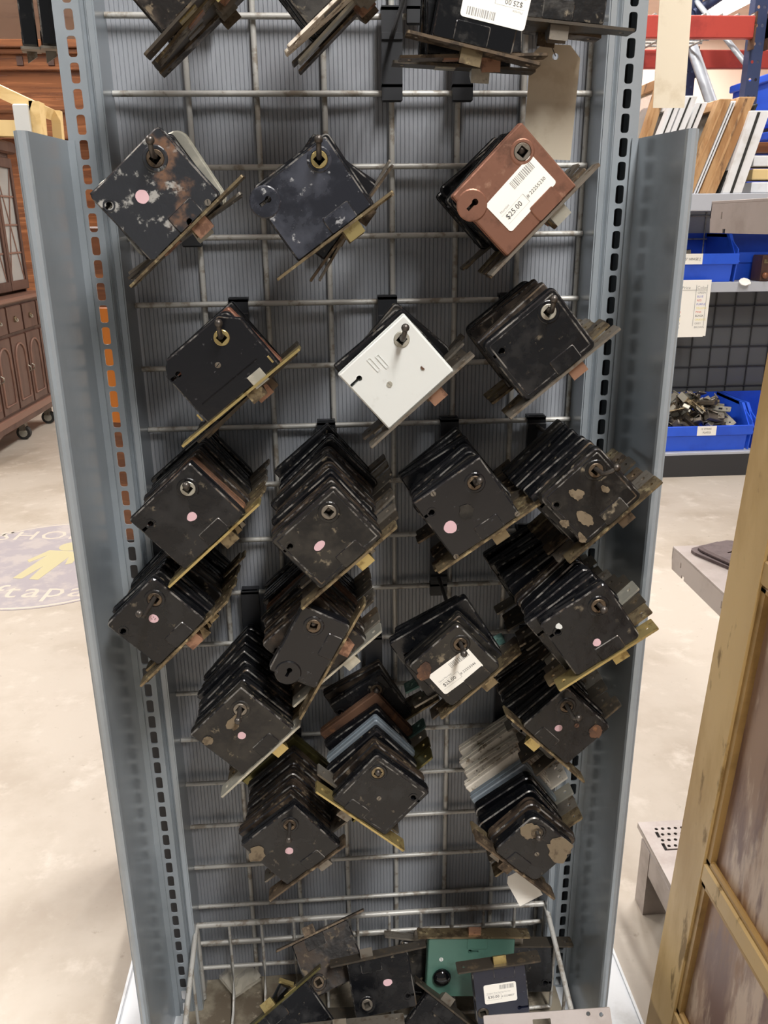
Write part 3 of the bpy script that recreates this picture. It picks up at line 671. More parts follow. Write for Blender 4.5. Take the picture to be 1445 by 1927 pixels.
K, r, _ = stack('S13', .20, 4, 'black lock with curling price sticker and rust-ringed keyhole', BK('the curling price sticker lock'), ('black_dusty', 'brass_old', 'bronze', 'brass_old'), dict(r=.006),
    back={1: dict(da=1, kind=K_GEN[0], mats=('black_dusty', 'dark_steel', 'steel', 'steel')), 2: dict(da=-11, kind=Kind(u0=-.078, u1=.030, v0=-.066, v1=.024, f1=.062), mats=('black', 'steel', 'steel', 'steel'), label='large black lock turned askew behind the curling sticker lock'), 3: dict(da=-14, mats=('black', 'patina', 'steel', 'steel'))}, tip=.026, tipdir=.3, hooklabel=HK('the curling sticker lock'))
u0, v0 = loc_uv(ST['S13'], .20, 858, 1263); sticker(r, K.T, u0, v0, .057, .033, math.radians(-4), '$25.00', '# 22253346', 'Used Mortise', 4)
px('S13', .20, r, K, 'crust', 799, 1263, .0095, 11, sx=1.1)
K, r, _ = stack('S14', .26, 10, 'black lock with white smear on keyhole by right wing', BK('the white-smeared keyhole lock'), ('black', 'brass', 'bronze', 'brass'), dict(r=.005),
    back={1: dict(da=4, mats=('black', 'brass_old', 'steel', 'brass_old')), 2: dict(da=7), 3: dict(da=11, mats=('black_gloss', 'galv', 'steel', 'steel')), 4: dict(da=10), 5: dict(da=4), 6: dict(da=2)}, tip=.014, dxb=-.020, hooklabel=HK('the white-smeared keyhole lock'))
px('S14', .26, r, K, 'dot', 1123, 1209, .0045, 12)
u0, v0 = loc_uv(ST['S14'], .26, 1051, 1184); MB().plate(blob(u0 + .002, v0 + .003, .0034, 9), [], K.T, K.T + .0008).build('white_smear', 'white', r)
# --- row five
K, r, _ = stack('S15', .20, 8, 'dust-streaked black lock with round pink dot, grey steel edge', BK('the dust-streaked lock'), ('black_dusty', 'galv', 'steel', 'brass'), dict(r=.0012),
    back={k: dict(da=d, mats=(m, 'brass_old', 'steel', 'steel')) for k, d, m in ((1, 1, 'black'), (2, 0, 'black'), (3, 2, 'black'), (4, 1, 'black'), (5, 4, 'black_gloss'), (6, 3, 'black'), (7, 5, 'black_gloss'))}, tip=.026, hooklabel=HK('the dust-streaked lock'))
px('S15', .20, r, K, 'dot', 455, 1384, .0048, 13); px('S15', .20, r, K, 'crust', 440, 1362, .007, 15, m='dirt', sx=1.5); px('S15', .20, r, K, 'crust', 392, 1393, .006, 16, m='dirt')
K, r, _ = stack('S16', .185, 6, 'black lock facing the other way with brass edge at its left', BK('the reversed brass-edged lock'), ('black', 'brass', 'brass_old', 'steel'), dict(style='bead', r=.004),
    back={1: dict(da=-2, kind=K_MIR[0], mats=('black_brown', 'steel', 'steel', 'steel')), 2: dict(da=84, kind=K_GEN[0], ang=42, mats=('black', 'olive', 'steel', 'brass')),
          3: dict(ang=42, kind=K_GEN[0], mats=('zinc', 'olive', 'steel', 'brass'), label='pale zinc-plated lock behind the reversed brass-edged lock'), 4: dict(ang=37, kind=K_GEN[0], mats=('black_new', 'galv', 'steel', 'steel')),
          5: dict(ang=38, kind=Kind(u0=-.074, u1=.024, v1=.022, r=.003), mats=('rust', 'patina', 'steel', 'steel'), label='thick rust-brown lock at the back behind the zinc lock')}, tip=.002, dz=.016, hooklabel=HK('the reversed brass-edged lock'))
screw_at(r, K, *loc_uv(ST['S16'], .185, 713, 1502)); screw_at(r, K, *loc_uv(ST['S16'], .185, 671, 1526))
K, r, _ = stack('S17', .20, 7, 'reversed black lock with small pink dot, long ball-tipped rod', BK('the reversed lock with small pink dot'), ('black', 'brass_old', 'bronze', 'brass'), dict(r=.005),
    back={1: dict(ang=44, kind=K_GEN[0], mats=('black_gloss', 'dark_steel', 'steel', 'steel')), 2: dict(ang=38, kind=K_GEN[0]), 3: dict(ang=41, kind=K_GEN[1], mats=('black_gloss', 'dark_steel', 'steel', 'steel')), 4: dict(ang=42, kind=K_GEN[0]), 5: dict(ang=36, kind=K_GEN[1]), 6: dict(ang=40, kind=K_GEN[0])}, tip=.03, up=.002, tipdir=1.5, hooklabel=HK('the reversed lock with small dot'))
px('S17', .20, r, K, 'dot', 1051, 1370, .0046, 17); px('S17', .20, r, K, 'crust', 1121, 1378, .0085, 18); screw_at(r, K, *loc_uv(ST['S17'], .2, 1085, 1365), 'rust')
# --- row six
K, r, _ = stack('S18', .18, 7, 'brown-grimed black lock with pink dot hung above the basket', BK('the grimed lock above the basket'), ('black', 'bronze', 'bronze', 'steel'), dict(r=.0015),
    back={1: dict(da=0, mats=('black_brown', 'steel', 'steel', 'steel')), 2: dict(da=1, kind=K_GEN[1], mats=('black_brown', 'steel', 'steel', 'steel')), 3: dict(da=2, kind=K_GEN[1], mats=('black_brown', 'steel', 'steel', 'steel')), 4: dict(da=2, kind=K_GEN[1], mats=('black_brown', 'steel', 'steel', 'steel')),
          5: dict(da=2, kind=K_GEN[0], mats=('black_brown', 'steel', 'steel', 'steel')), 6: dict(da=3, kind=Kind(u0=-.080, u1=.022, v1=.022, r=.001), mats=('olive', 'brass', 'brass', 'brass'), label='olive brass-cased lock at the back of the grimed stack')}, dz=.006, tip=.028, hooklabel=HK('the grimed locks above the basket'))
px('S18', .18, r, K, 'dot', 544, 1601, .0052, 19); px('S18', .18, r, K, 'crust', 481, 1608, .011, 20, m='dirt')
mats_w = ('white_crust', 'white_crust', 'steel', 'steel')
K, r, _ = stack('S19', .225, 9, 'reversed black lock with brown crusted hub above basket corner', BK('the crusted reversed lock'), ('black', 'bronze', 'dark_steel', 'bronze'), dict(r=.010),
    back={1: dict(da=-1, kind=Kind(m=-1, r=.010), mats=('black_brown', 'brass_old', 'steel', 'steel')), 2: dict(ang=38, kind=Kind(r=.010), mats=('black_gloss', 'brass_old', 'steel', 'steel')), 3: dict(ang=36, kind=Kind(r=.010), mats=('black_gloss', 'steel', 'steel', 'steel')),
          4: dict(ang=37, kind=K_GEN[0], mats=('zinc', 'galv', 'steel', 'steel'), label='grey zinc lock in front of the chipped white locks')} |
         {k: dict(ang=36 + k % 2 * 3, kind=K_GEN[k % 2 * 3], mats=mats_w, label='chipped white-painted lock, %s behind the grey zinc lock' % ORD[k - 5]) for k in (5, 6, 7, 8)}, dz=.022, tip=.01, hooklabel=HK('the crusted reversed lock'))
px('S19', .225, r, K, 'crust', 999, 1565, .012, 21, m='dirt'); px('S19', .225, r, K, 'crust', 1048, 1598, .013, 22, m='dirt', sx=1.5); screw_at(r, K, *loc_uv(ST['S19'], .225, 1010, 1607))
for o in [q for q in _ if q['label'].startswith('chipped white')]: o['group'] = 'chipped white locks'
u0, v0 = loc_uv(ST['S19'], .225, 985, 1672)
tg = MB().plate([(-.017, -.020), (.017, -.020), (.017, .013), (.012, .020), (-.012, .020), (-.017, .013)], [], 0, .0004)
ce = at_y(985, 1668, -.19)
tg.xf(fr(ce.x, ce.y, ce.z, Matrix.Rotation(math.radians(-30), 4, 'Y') @ Matrix.Rotation(math.radians(65), 4, 'X')))
t0 = empty('paper_tag', ce); tag(t0, 'small cream paper tag poking out beneath the crusted reversed lock', 'tag')
o = tg.build('card', 'paper', t0); o.location = -ce
# --- hidden dark stack low between the tilted lock and the sticker lock
def free_stack(hx, hy, yf, ang, n, label, blabel, mats, kinds=K_GEN, jit=4, hl='', tip=.006, frontk=None, sp=None, j=None):
    p = at_y(hx, hy, -yf); rd = random.Random(label); sp = sp or {}
    res = []
    for k in range(n):
        y = yf - k * PITCH_L
        if y < .034: break
        mt = mats if k == 0 else sp.get(k, (rd.choice(DARK), rd.choice(FACES), 'bronze', rd.choice(BOLTS)))
        kd = frontk if (k == 0 and frontk) else rd.choice(kinds)
        res.append(lock(kd, p.x, p.z, y, ang + (0 if k == 0 else rd.uniform(-jit, jit)), mt, label if k == 0 else describe(mt, k, blabel), None if k == 0 else blabel.replace('black mortise lock ', 'locks '), ('housing', 'detail') if k == 0 else ('housing',)))
    hook(p.x, p.z + .0018, yf, p.z + .0018, p.x, tip, 0, hl, j=j)
    return res, p
free_stack(708, 1298, .060, 33, 2, 'dark lock with brass end tab tucked below the sticker lock', BK('the brass-tabbed dark lock'), ('black', 'brass_old', 'bronze', 'brass'), hl=HK('the brass-tabbed dark lock'), frontk=Kind(f1=.062, u0=-.066))
# --- top row, mostly above the picture
free_stack(322, -170, .20, 42, 5, 'black lock with brass bolt at the very top left of the grid', BK('the brass-bolted top lock'), ('black_brown', 'dark_steel', 'bronze', 'brass'), hl=HK('the brass-bolted top locks'), jit=6)
free_stack(612, -182, .20, 40, 5, 'lock with pale scuffed plates at the top of the grid', BK('the pale scuffed top lock'), ('black_dusty', 'white_crust', 'bronze', 'steel'), hl=HK('the pale scuffed top locks'), sp={1: ('black_dusty', 'white_crust', 'steel', 'steel'), 2: ('black_dusty', 'galv', 'steel', 'steel')}, jit=5)
res, p = free_stack(938, -75, .20, -12, 1, 'shiny dark lock hung level with sticker and brown faceplate', '', ('black_gloss', 'bronze', 'bronze', 'brass_old'), hl=HK('the level stickered lock'), j=0, frontk=Kind(u0=-.045, u1=.030, v0=-.070, f0=-.068, f1=.058, key=(-.030, .004), latch=(-.016, .004)))
sticker(res[0], KT, .006, -.034, .060, .030, PI, '$25.00', '# 22255231', 'Mortise', 6)
for k, (da, mt) in enumerate(((7, ('black', 'bronze', 'steel', 'copper_bit')), (3, ('black', 'dark_steel', 'steel', 'galv')))):
    lock(K_GEN[3], p.x + .012, p.z - .010 - .006 * k, .20 - (k + 1) * .03, -2 + da - 4, mt, describe(mt, k + 1, BK('the level stickered lock')), 'locks hung behind the level stickered lock', ('housing',))
res, p = free_stack(1098, -112, .17, -5, 3, 'dark lock hung level above the manila tag by right post', BK('the level lock by the right post'), ('black_dusty', 'dark_steel', 'bronze', 'steel'), hl=HK('the level lock by the right post'), frontk=Kind(u0=-.05, u1=.03, v0=-.066, f0=-.07, f1=.06, key=(-.03, .004)), jit=6)
# empty hook with rod, seen at the top
ph = at_y(737, 70, -.012); hook(ph.x, ph.z + .004, .19, ph.z, ph.x, .004, .0, 'bare black peg hook without locks at the top of the grid')
ph = at_y(785, -70, -.012); hook(ph.x, ph.z + .02, .10, ph.z, ph.x, .004, .0, 'black peg hook beside the bare hook at the top edge')

# --- hanging manila tags
def paper_tag(name, label, c, wd, ht, rz, tilt, hole=True, string=None):
    t = empty(name, c, (0, 0, rz)); tag(t, label, 'tag'); k = wd * .22
    P = [(-wd / 2, -ht / 2), (wd / 2, -ht / 2), (wd / 2, ht / 2 - k), (wd / 2 - k, ht / 2), (-wd / 2 + k, ht / 2), (-wd / 2, ht / 2 - k)]
    mb = MB().plate(P, [circ(0, ht / 2 - .011, .0032, 12)], 0, .0005)
    mb.xf(Matrix.Rotation(math.radians(90), 4, 'X') @ Matrix.Rotation(tilt, 4, 'Z')); mb.build('card', 'tag', t)
    R = Matrix.Rotation(math.radians(90), 4, 'X') @ Matrix.Rotation(tilt, 4, 'Z')
    mb = MB().plate(circ(0, ht / 2 - .011, .0065, 16), [circ(0, ht / 2 - .011, .0034, 12)], .0005, .0009).xf(R); mb.build('eyelet', 'tag', t)
    if string:
        hp = R @ Vector((0, ht / 2 - .011, .001)); pts = [hp + Vector(d) for d in string]
        MB().tube([hp] + pts, .0005, 5).build('string', 'string', t)
    return t
c = at_y(1037, 194, -.10); paper_tag('paper_tag', 'manila tag on string hanging beside the copper lock', c, .052, .108, 0, math.radians(-2.5), string=[(-.006, 0, .012), (-.010, .004, .04), (-.004, .006, .075), (.012, .01, .10)])
c = at_y(1266, 82, .02); paper_tag('paper_tag', 'twisted manila tag hanging outside the right post', c, .046, .135, math.radians(18), math.radians(2), string=[(.0, 0, .012), (.002, .004, .05), (.004, .006, .10)])
# black lock and end on the far side, outside the left post
def side_locks():
    for k in range(2):
        p = at_y(100 - 9 * k, 12, .06 + .03 * k)
        K = Kind(u0=-.045, u1=.05, v0=-.062, f0=-.06, f1=.07)
        Wv = Vector((-.96, -.28, 0)).normalized(); V = Vector((.05, -.12, .99)); V = (V - Wv * V.dot(Wv)).normalized(); U = V.cross(Wv)
        lock(K, 0, 0, 0, 0, ('black_gloss', 'steel', 'bronze', 'steel'), ['glossy black lock hung edge-on outside the left post', 'second glossy black lock hung outside the left post'][k], 'locks outside the left post', ('housing',), (U, V, Wv, Vector((p.x - .02 * k, p.y + .01 * k, p.z + .02))))
side_locks()

# ================================================================== BASKET
def basket():
    B = tag(empty('wire_basket', (-.04, -.1, .155)), 'grey wire basket of loose locks at the foot of the rack', 'basket'); O = Vector((-.04, -.1, .155))
    def part(mb, name): o = mb.build(name, 'wire', B); o.location = -O; return o
    x0, x1 = XL + .042, XR - .040; yb, yf = -.030, -.290; zt, zf, zb = .307, .235, .160
    part(MB().tube([(x0, yb, zt), (x1, yb, zt)], .0045, 8), 'back_rail')
    part(MB().tube([(x0, yf, zf), (x1, yf, zf)], .0040, 8), 'front_rail')
    for x in (x0, x1):
        part(MB().tube([(x, yb, zt), (x, yb - .02, zt - .004), (x * 1.0, yf, zf)], .0040, 8), 'side_rail')
        part(MB().tube([(x, yb, zt), (x, yb, zb)], .0036, 8), 'corner_post')
    for z in (.268, .218):
        part(MB().tube([(x0, yb + .004, z), (x1, yb + .004, z)], .0032, 8), 'cross_wire')
    for y in (-.09, -.17, -.24):
        part(MB().tube([(x0, y, zb + .002), (x1, y, zb + .002)], .0028, 8), 'floor_wire')
    n = 11
    for i in range(1, n):
        x = x0 + (x1 - x0) * i / n
        part(MB().tube([(x, yb - .003, zt), (x, yb - .003, zb + .06), (x, yb - .012, zb + .02), (x, yb - .035, zb + .005), (x, yf + .01, zb + .004), (x, yf, zb + .02), (x, yf, zf)], .0024, 6), 'basket_wire')
    for x, s in ((x0, 1), (x1, -1)):
        for y in (-.09, -.15, -.21):
            t = (y - yb) / (yf - yb); part(MB().tube([(x, y, zt + (zf - zt) * t), (x, y, zb + .004)], .0024, 6), 'side_wire')
basket()
def rot_frame(rx, ry, rz):
    R = (Matrix.Rotation(rz, 3, 'Z') @ Matrix.Rotation(ry, 3, 'Y') @ Matrix.Rotation(rx, 3, 'X'))
    return R @ Vector((1, 0, 0)), R @ Vector((0, 1, 0)), R @ Vector((0, 0, 1))
def loose(pxx, pyy, y, ang, tilt, kind, mats, label, parts=('housing', 'detail'), yaw=0.0):
    """lock leaning in the basket; ang: direction of the faceplate in the picture plane, tilt back from upright"""
    p = at_y(pxx, pyy, y); a = math.radians(ang); t = math.radians(tilt)
    U = Vector((math.cos(a), 0, math.sin(a))); V = Vector((-math.sin(a), 0, math.cos(a))); Wv = Vector((0, -1, 0))
    R = Matrix.Rotation(math.radians(yaw), 3, 'Z') @ Matrix.Rotation(-t, 3, 'X')
    return lock(kind, 0, 0, 0, 0, mats, label, None, parts, (R @ U, R @ V, R @ Wv, p))
def basket_items():
    KGn = Kind(u0=-.060, u1=.052, v0=-.085, v1=.022, f0=-.075, f1=.075, key=(-.030, -.045), r=.004, latch=(-.020, .002))
    g = loose(828, 1822, -.105, 180 - 4, 12, Kind(u0=-.106, u1=.022, v0=-.060, v1=.034, f0=-.128, f1=.038, key=(-.040, -.038), r=.005, latch=(-.055, -.037)), ('green', 'brass_old', 'black_gloss', 'copper_bit'), 'green painted lock with black knob and brass top plate in basket', ('housing',))
    MB().sphere((0, 0, KT + .004), .0135, 16, 8, (1, 1, .55)).build('thumb_knob', 'black_gloss', g)
    screw_at(g, KGn, .002, -.026, 'white')
    nl = loose(905, 1890, -.165, 180 + 5, 10, Kind(u0=-.066, u1=.010, v0=-.068, v1=.018, f0=-.088, f1=.030, key=(-.052, 0), r=.003, latch=(-.040, -.022)), ('navy', 'dark_steel', 'dark_steel', 'brass'), 'blue-black lock with thirty dollar price sticker in basket', ('housing',))
    sticker(nl, KT, -.027, -.028, .046, .030, PI, '$30.00', '# 22248827', 'Sargent Easy Spring Mortise', 8)
    kp = Kind(r=.003)
    lp = loose(690, 1880, -.135, 188, 24, kp, ('black', 'dark_steel', 'steel', 'steel'), 'black lock with faded pink spot lying in the basket')
    dot_at(lp, kp, -.034, -.024, .0048, 31, 1.4)
    loose(600, 1845, -.100, 200, 40, K_GEN[0], ('black_brown', 'bronze', 'bronze', 'bronze'), 'brown-stained lock slumped at the back of the basket pile')
    loose(765, 1840, -.085, 170, 25, K_GEN[1], ('black_dusty', 'steel', 'dark_steel', 'steel'), 'dusty black lock leaning behind the pink-spotted basket lock')
    loose(545, 1975, -.180, 215, 35, K_GEN[3], ('black', 'olive', 'steel', 'brass'), 'black lock tipped on its side at the basket front')
    loose(775, 1940, -.150, 140, 25, K_GEN[0], ('black', 'dark_steel', 'dark_steel', 'steel'), 'lock lying on edge beside the green lock in basket')
    loose(630, 2010, -.220, 182, 15, K_GEN[2], ('black_dusty', 'steel', 'steel', 'steel'), 'dark lock standing at the front of the basket pile')
    loose(950, 1835, -.078, 176, 10, K_GEN[0], ('black', 'dark_steel', 'steel', 'steel'), 'dark lock behind the thirty dollar lock in basket')
    # loose straight plate across the basket corner and small bits
    p = at_y(1030, 1922, -.235); R = Matrix.Rotation(math.radians(-4), 4, 'Z') @ Matrix.Rotation(math.radians(50), 4, 'X')
    t = tag(empty('steel_plate', p), 'long pale steel strip with slot and screw holes across basket', 'plate')
    MB().plate(rrect(-.085, .085, -.012, .012, .001, 1), [circ(.072, .004, .0028, 12), circ(.055, .006, .0028, 12), rrect(-.02, .004, -.006, .004, .001, 2)], 0, .003).xf(R @ Matrix.Rotation(math.radians(3), 4, 'Z')).build('strip', 'shelf_metal', t)
    p = at_z(452, 1842, .170); t = tag(empty('plastic_packet', p), 'crumpled clear plastic packet on the dusty basket floor', 'packet')
    mb = MB(); rd = random.Random(3); n = 6; vs = []
    for i in range(n):
        for j in range(n): vs.append(((i / (n - 1) - .5) * .05, (j / (n - 1) - .5) * .05, .004 + rd.uniform(0, .006)))
    fs = [(i * n + j, (i + 1) * n + j, (i + 1) * n + j + 1, i * n + j + 1) for i in range(n - 1) for j in range(n - 1)]
    mb.add(vs, fs).add([(a, b, 0.0) for a, b, c in vs], [tuple(reversed(f)) for f in fs]).xf(Matrix.Rotation(math.radians(38), 4, 'Z')); mb.build('film', 'bottle_blue', t)
    p = at_y(520, 1893, -.15); t = tag(empty('door_bolt', p), 'black tubular bolt with brass end leaning in the basket', 'bolt')
    mb = MB().tube([(-.028, 0, -.055), (.014, .01, .03)], .0085, 12); mb.build('barrel', 'black_gloss', t)
    MB().box(-.011, .011, -.003, .003, -.002, .002).xf(fr(.015, .010, .031, Matrix.Rotation(.5, 4, 'Y'))).build('end_plate', 'brass', t)
    p = at_z(600, 1912, .19); t = tag(empty('steel_bracket', p), 'long dark steel plate lying across the basket pile', 'plate')
    MB().box(-.06, .06, -.012, .012, 0, .003, .0006).xf(Matrix.Rotation(.12, 4, 'Z') @ Matrix.Rotation(.2, 4, 'Y')).build('strip', 'dark_steel', t)
basket_items()

# ================================================================== RIGHT: wooden panel, low shelves
def wood_panel():
    X = .43; a = at_x(1215, 1927, X); b = at_x(1440, 690, X)
    lean = (b.y - a.y) / (b.z - a.z)
    yb = a.y - lean * a.z
    P = tag(empty('wooden_door', (X, yb - .4, 0)), 'tan framed wooden door with grained veneer panels standing on floor', 'door'); O = Vector((X, yb - .4, 0))
    T = .035; H = 1.75; Wd = .80; sw = .075
    Sh = Matrix(((1, 0, 0, 0), (0, 1, lean, 0), (0, 0, 1, 0), (0, 0, 0, 1)))
    def part(mb, name, m): mb.xf(Matrix.Translation(Vector((X, yb, 0)) - O) @ Sh); return mb.build(name, m, P)
    part(MB().box(0, T, -sw, 0, 0, H, .003), 'stile', 'tan'); part(MB().box(0, T, -Wd, -Wd + sw, 0, H, .003), 'stile', 'tan')
    r1 = at_x(1330, 1640, X).z; r2 = at_x(1418, 1045, X).z
    for z0, z1 in ((0, .14), (r1 - .030, r1 + .004), (r2 - .030, r2 + .004), (H - .1, H)):
        part(MB().box(.001, T - .001, -Wd + sw, -sw, z0, z1, .003), 'rail', 'tan')
    zs = [.14, r1 - .030, r1 + .004, r2 - .030, r2 + .004, H - .1]
    for k in range(0, 6, 2):
        part(MB().box(.013, T - .013, -Wd + sw, -sw, zs[k], zs[k + 1]), 'panel', 'burl')
        m = .011
        for (y0, y1, z0, z1) in ((-sw - m, -sw, zs[k], zs[k + 1]), (-Wd + sw, -Wd + sw + m, zs[k], zs[k + 1]), (-Wd + sw, -sw, zs[k], zs[k] + m), (-Wd + sw, -sw, zs[k + 1] - m, zs[k + 1])):
            part(MB().box(.004, .013, y0, y1, z0, z1, .003), 'moulding', 'tan_dark')
wood_panel()
def low_shelves():
    g = at_z(1192, 1690, 0); X = g.x; yb = g.y
    U = tag(empty('shelf_unit', (X + .25, yb - .5, 0)), 'low grey metal shelf unit with perforated base deck by door', 'shelf'); O = Vector((X + .25, yb - .5, 0))
    def part(mb, name, m, par=None): o = mb.build(name, m, U if par is None else par); o.location = -O if par is None else (0, 0, 0); return o
    L = 1.1; D = .42
    zb = at_x(1200, 1548, X).z
    zm = at_x(1267, 1028, X).z; zt = at_x(1350, 378, X).z
    # base: deck with holes, front, legs
    holes = []
    for k in range(4):
        for i in range(24): holes.append(circ(X + .030 + i * .0130 + .0065 * (k % 2), yb - .002 - k * .016, .0036, 6))
    mb = MB().plate([(X, yb - L), (X + D, yb - L), (X + D, yb + .02), (X, yb + .02)], [], zb - .012, zb - .004); part(mb, 'base_tray', 'shelf_metal')
    cells = MB(); cells.box(X, X + D, yb - L, yb - .062, zb - .003, zb); cells.box(X, X + .0235, yb - .062, yb + .02, zb - .003, zb); cells.box(X + .34, X + D, yb - .062, yb + .02, zb - .003, zb); cells.box(X + .0235, X + .34, yb + .006, yb + .02, zb - .003, zb); part(cells, 'base_deck', 'shelf_metal')
    for k in range(4):
        x_ = X + .0235 + .0065 * (k % 2); y0_, y1_ = yb - .010 - k * .016, yb + .006 - k * .016
        st = MB()
        for i in range(24): st.plate([(x_ + i * .0130, y0_), (x_ + (i + 1) * .0130, y0_), (x_ + (i + 1) * .0130, y1_), (x_ + i * .0130, y1_)], [circ(x_ + (i + .5) * .0130, (y0_ + y1_) / 2, .0038, 6)], zb - .003, zb)
        part(st, 'perforated_strip', 'shelf_metal')
    part(MB().box(X + .02, X + .345, yb - .06, yb + .008, zb - .0042, zb - .0036), 'hole_shade_plate', 'hole_shade')  # dark sheet that paints the shade below the holes
    part(MB().box(X + .003, X + .018, yb - L, yb - .004, zb - .075, zb - .020, .001), 'base_front', 'shelf_metal')
    part(MB().box(X + .002, X + .05, yb - .045, yb - .002, 0, zb - .02, .001), 'leg', 'shelf_metal'); part(MB().box(X + .002, X + .05, yb - L, yb - L + .04, 0, zb - .02, .001), 'leg', 'shelf_metal')
    part(MB().box(X + .06, X + .062, yb - L, yb - .05, 0, zb - .03), 'kick_board', 'kick')
    for z, lip in ((zm, .042), (zt, .046)):
        part(MB().box(X, X + D, yb - L, yb, z - .004, z, .0005), 'shelf_top', 'shelf_metal')
        # front lip with notches: outline in (y,z)
        P = [(yb - L, z - lip), (yb - .055, z - lip), (yb - .055, z - lip + .006), (yb - .045, z - lip + .006), (yb - .045, z - lip), (yb - .004, z - lip), (yb, z - lip * .55), (yb, z - .004), (yb - L, z - .004)]
        mb = MB().plate(P, [rrect(yb - .040, yb - .036, z - .026, z - .016, .001, 2), rrect(yb - .20, yb - .19, z - .028, z - .016, .001, 2)], 0, .002); mb.v = [(X + d, a, b) for a, b, d in mb.v]; part(mb, 'shelf_lip', 'shelf_metal')
        part(MB().box(X, X + D, yb - .002, yb, z - lip * .55, z - .003), 'shelf_end', 'shelf_metal')
    part(MB().box(X + D, X + D + .04, yb - .04, yb, 0, 1.6), 'back_post', 'shelf_metal'); part(MB().box(X + D, X + D + .04, yb - L, yb - L + .04, 0, 1.6), 'back_post', 'shelf_metal')
    # escutcheon plates lying on the middle shelf
    e = tag(empty('lock_plate', (X + .09, yb - .09, zm)), 'dark ornate metal plate with keyhole lying on the grey shelf', 'plate')
    P = []
    for k in range(36):
        q = 2 * PI * k / 36; sx = .045 * (1 + .08 * math.cos(6 * q)); sy = .085 * (1 + .05 * math.cos(4 * q))
        P.append((max(-.042, min(.042, sx * 1.25 * math.cos(q))), max(-.08, min(.08, sy * 1.2 * math.sin(q)))))
    mb = MB().plate(P, [keyhole(-.002, .03, .014, .004, .002)], .006, .012, [(a * .9, b * .93) for a, b in P], None, .003).xf(Matrix.Rotation(.35, 4, 'Z')); mb.build('plate', 'dark_plate', e)
    mb = MB().plate([(a * 1.02, b * 1.02) for a, b in P], [], 0.0, .005).xf(fr(-.006, .004, 0, Matrix.Rotation(.42, 4, 'Z'))); mb.build('backing', 'dark_plate', e)
M['dark_plate'] = mat('purple_grey_metal', lin(104, 92, 92), 0.4, 0.5, [(lin(84, 72, 72), 40, .45, .7, .5)], .1, 90)
low_shelves()

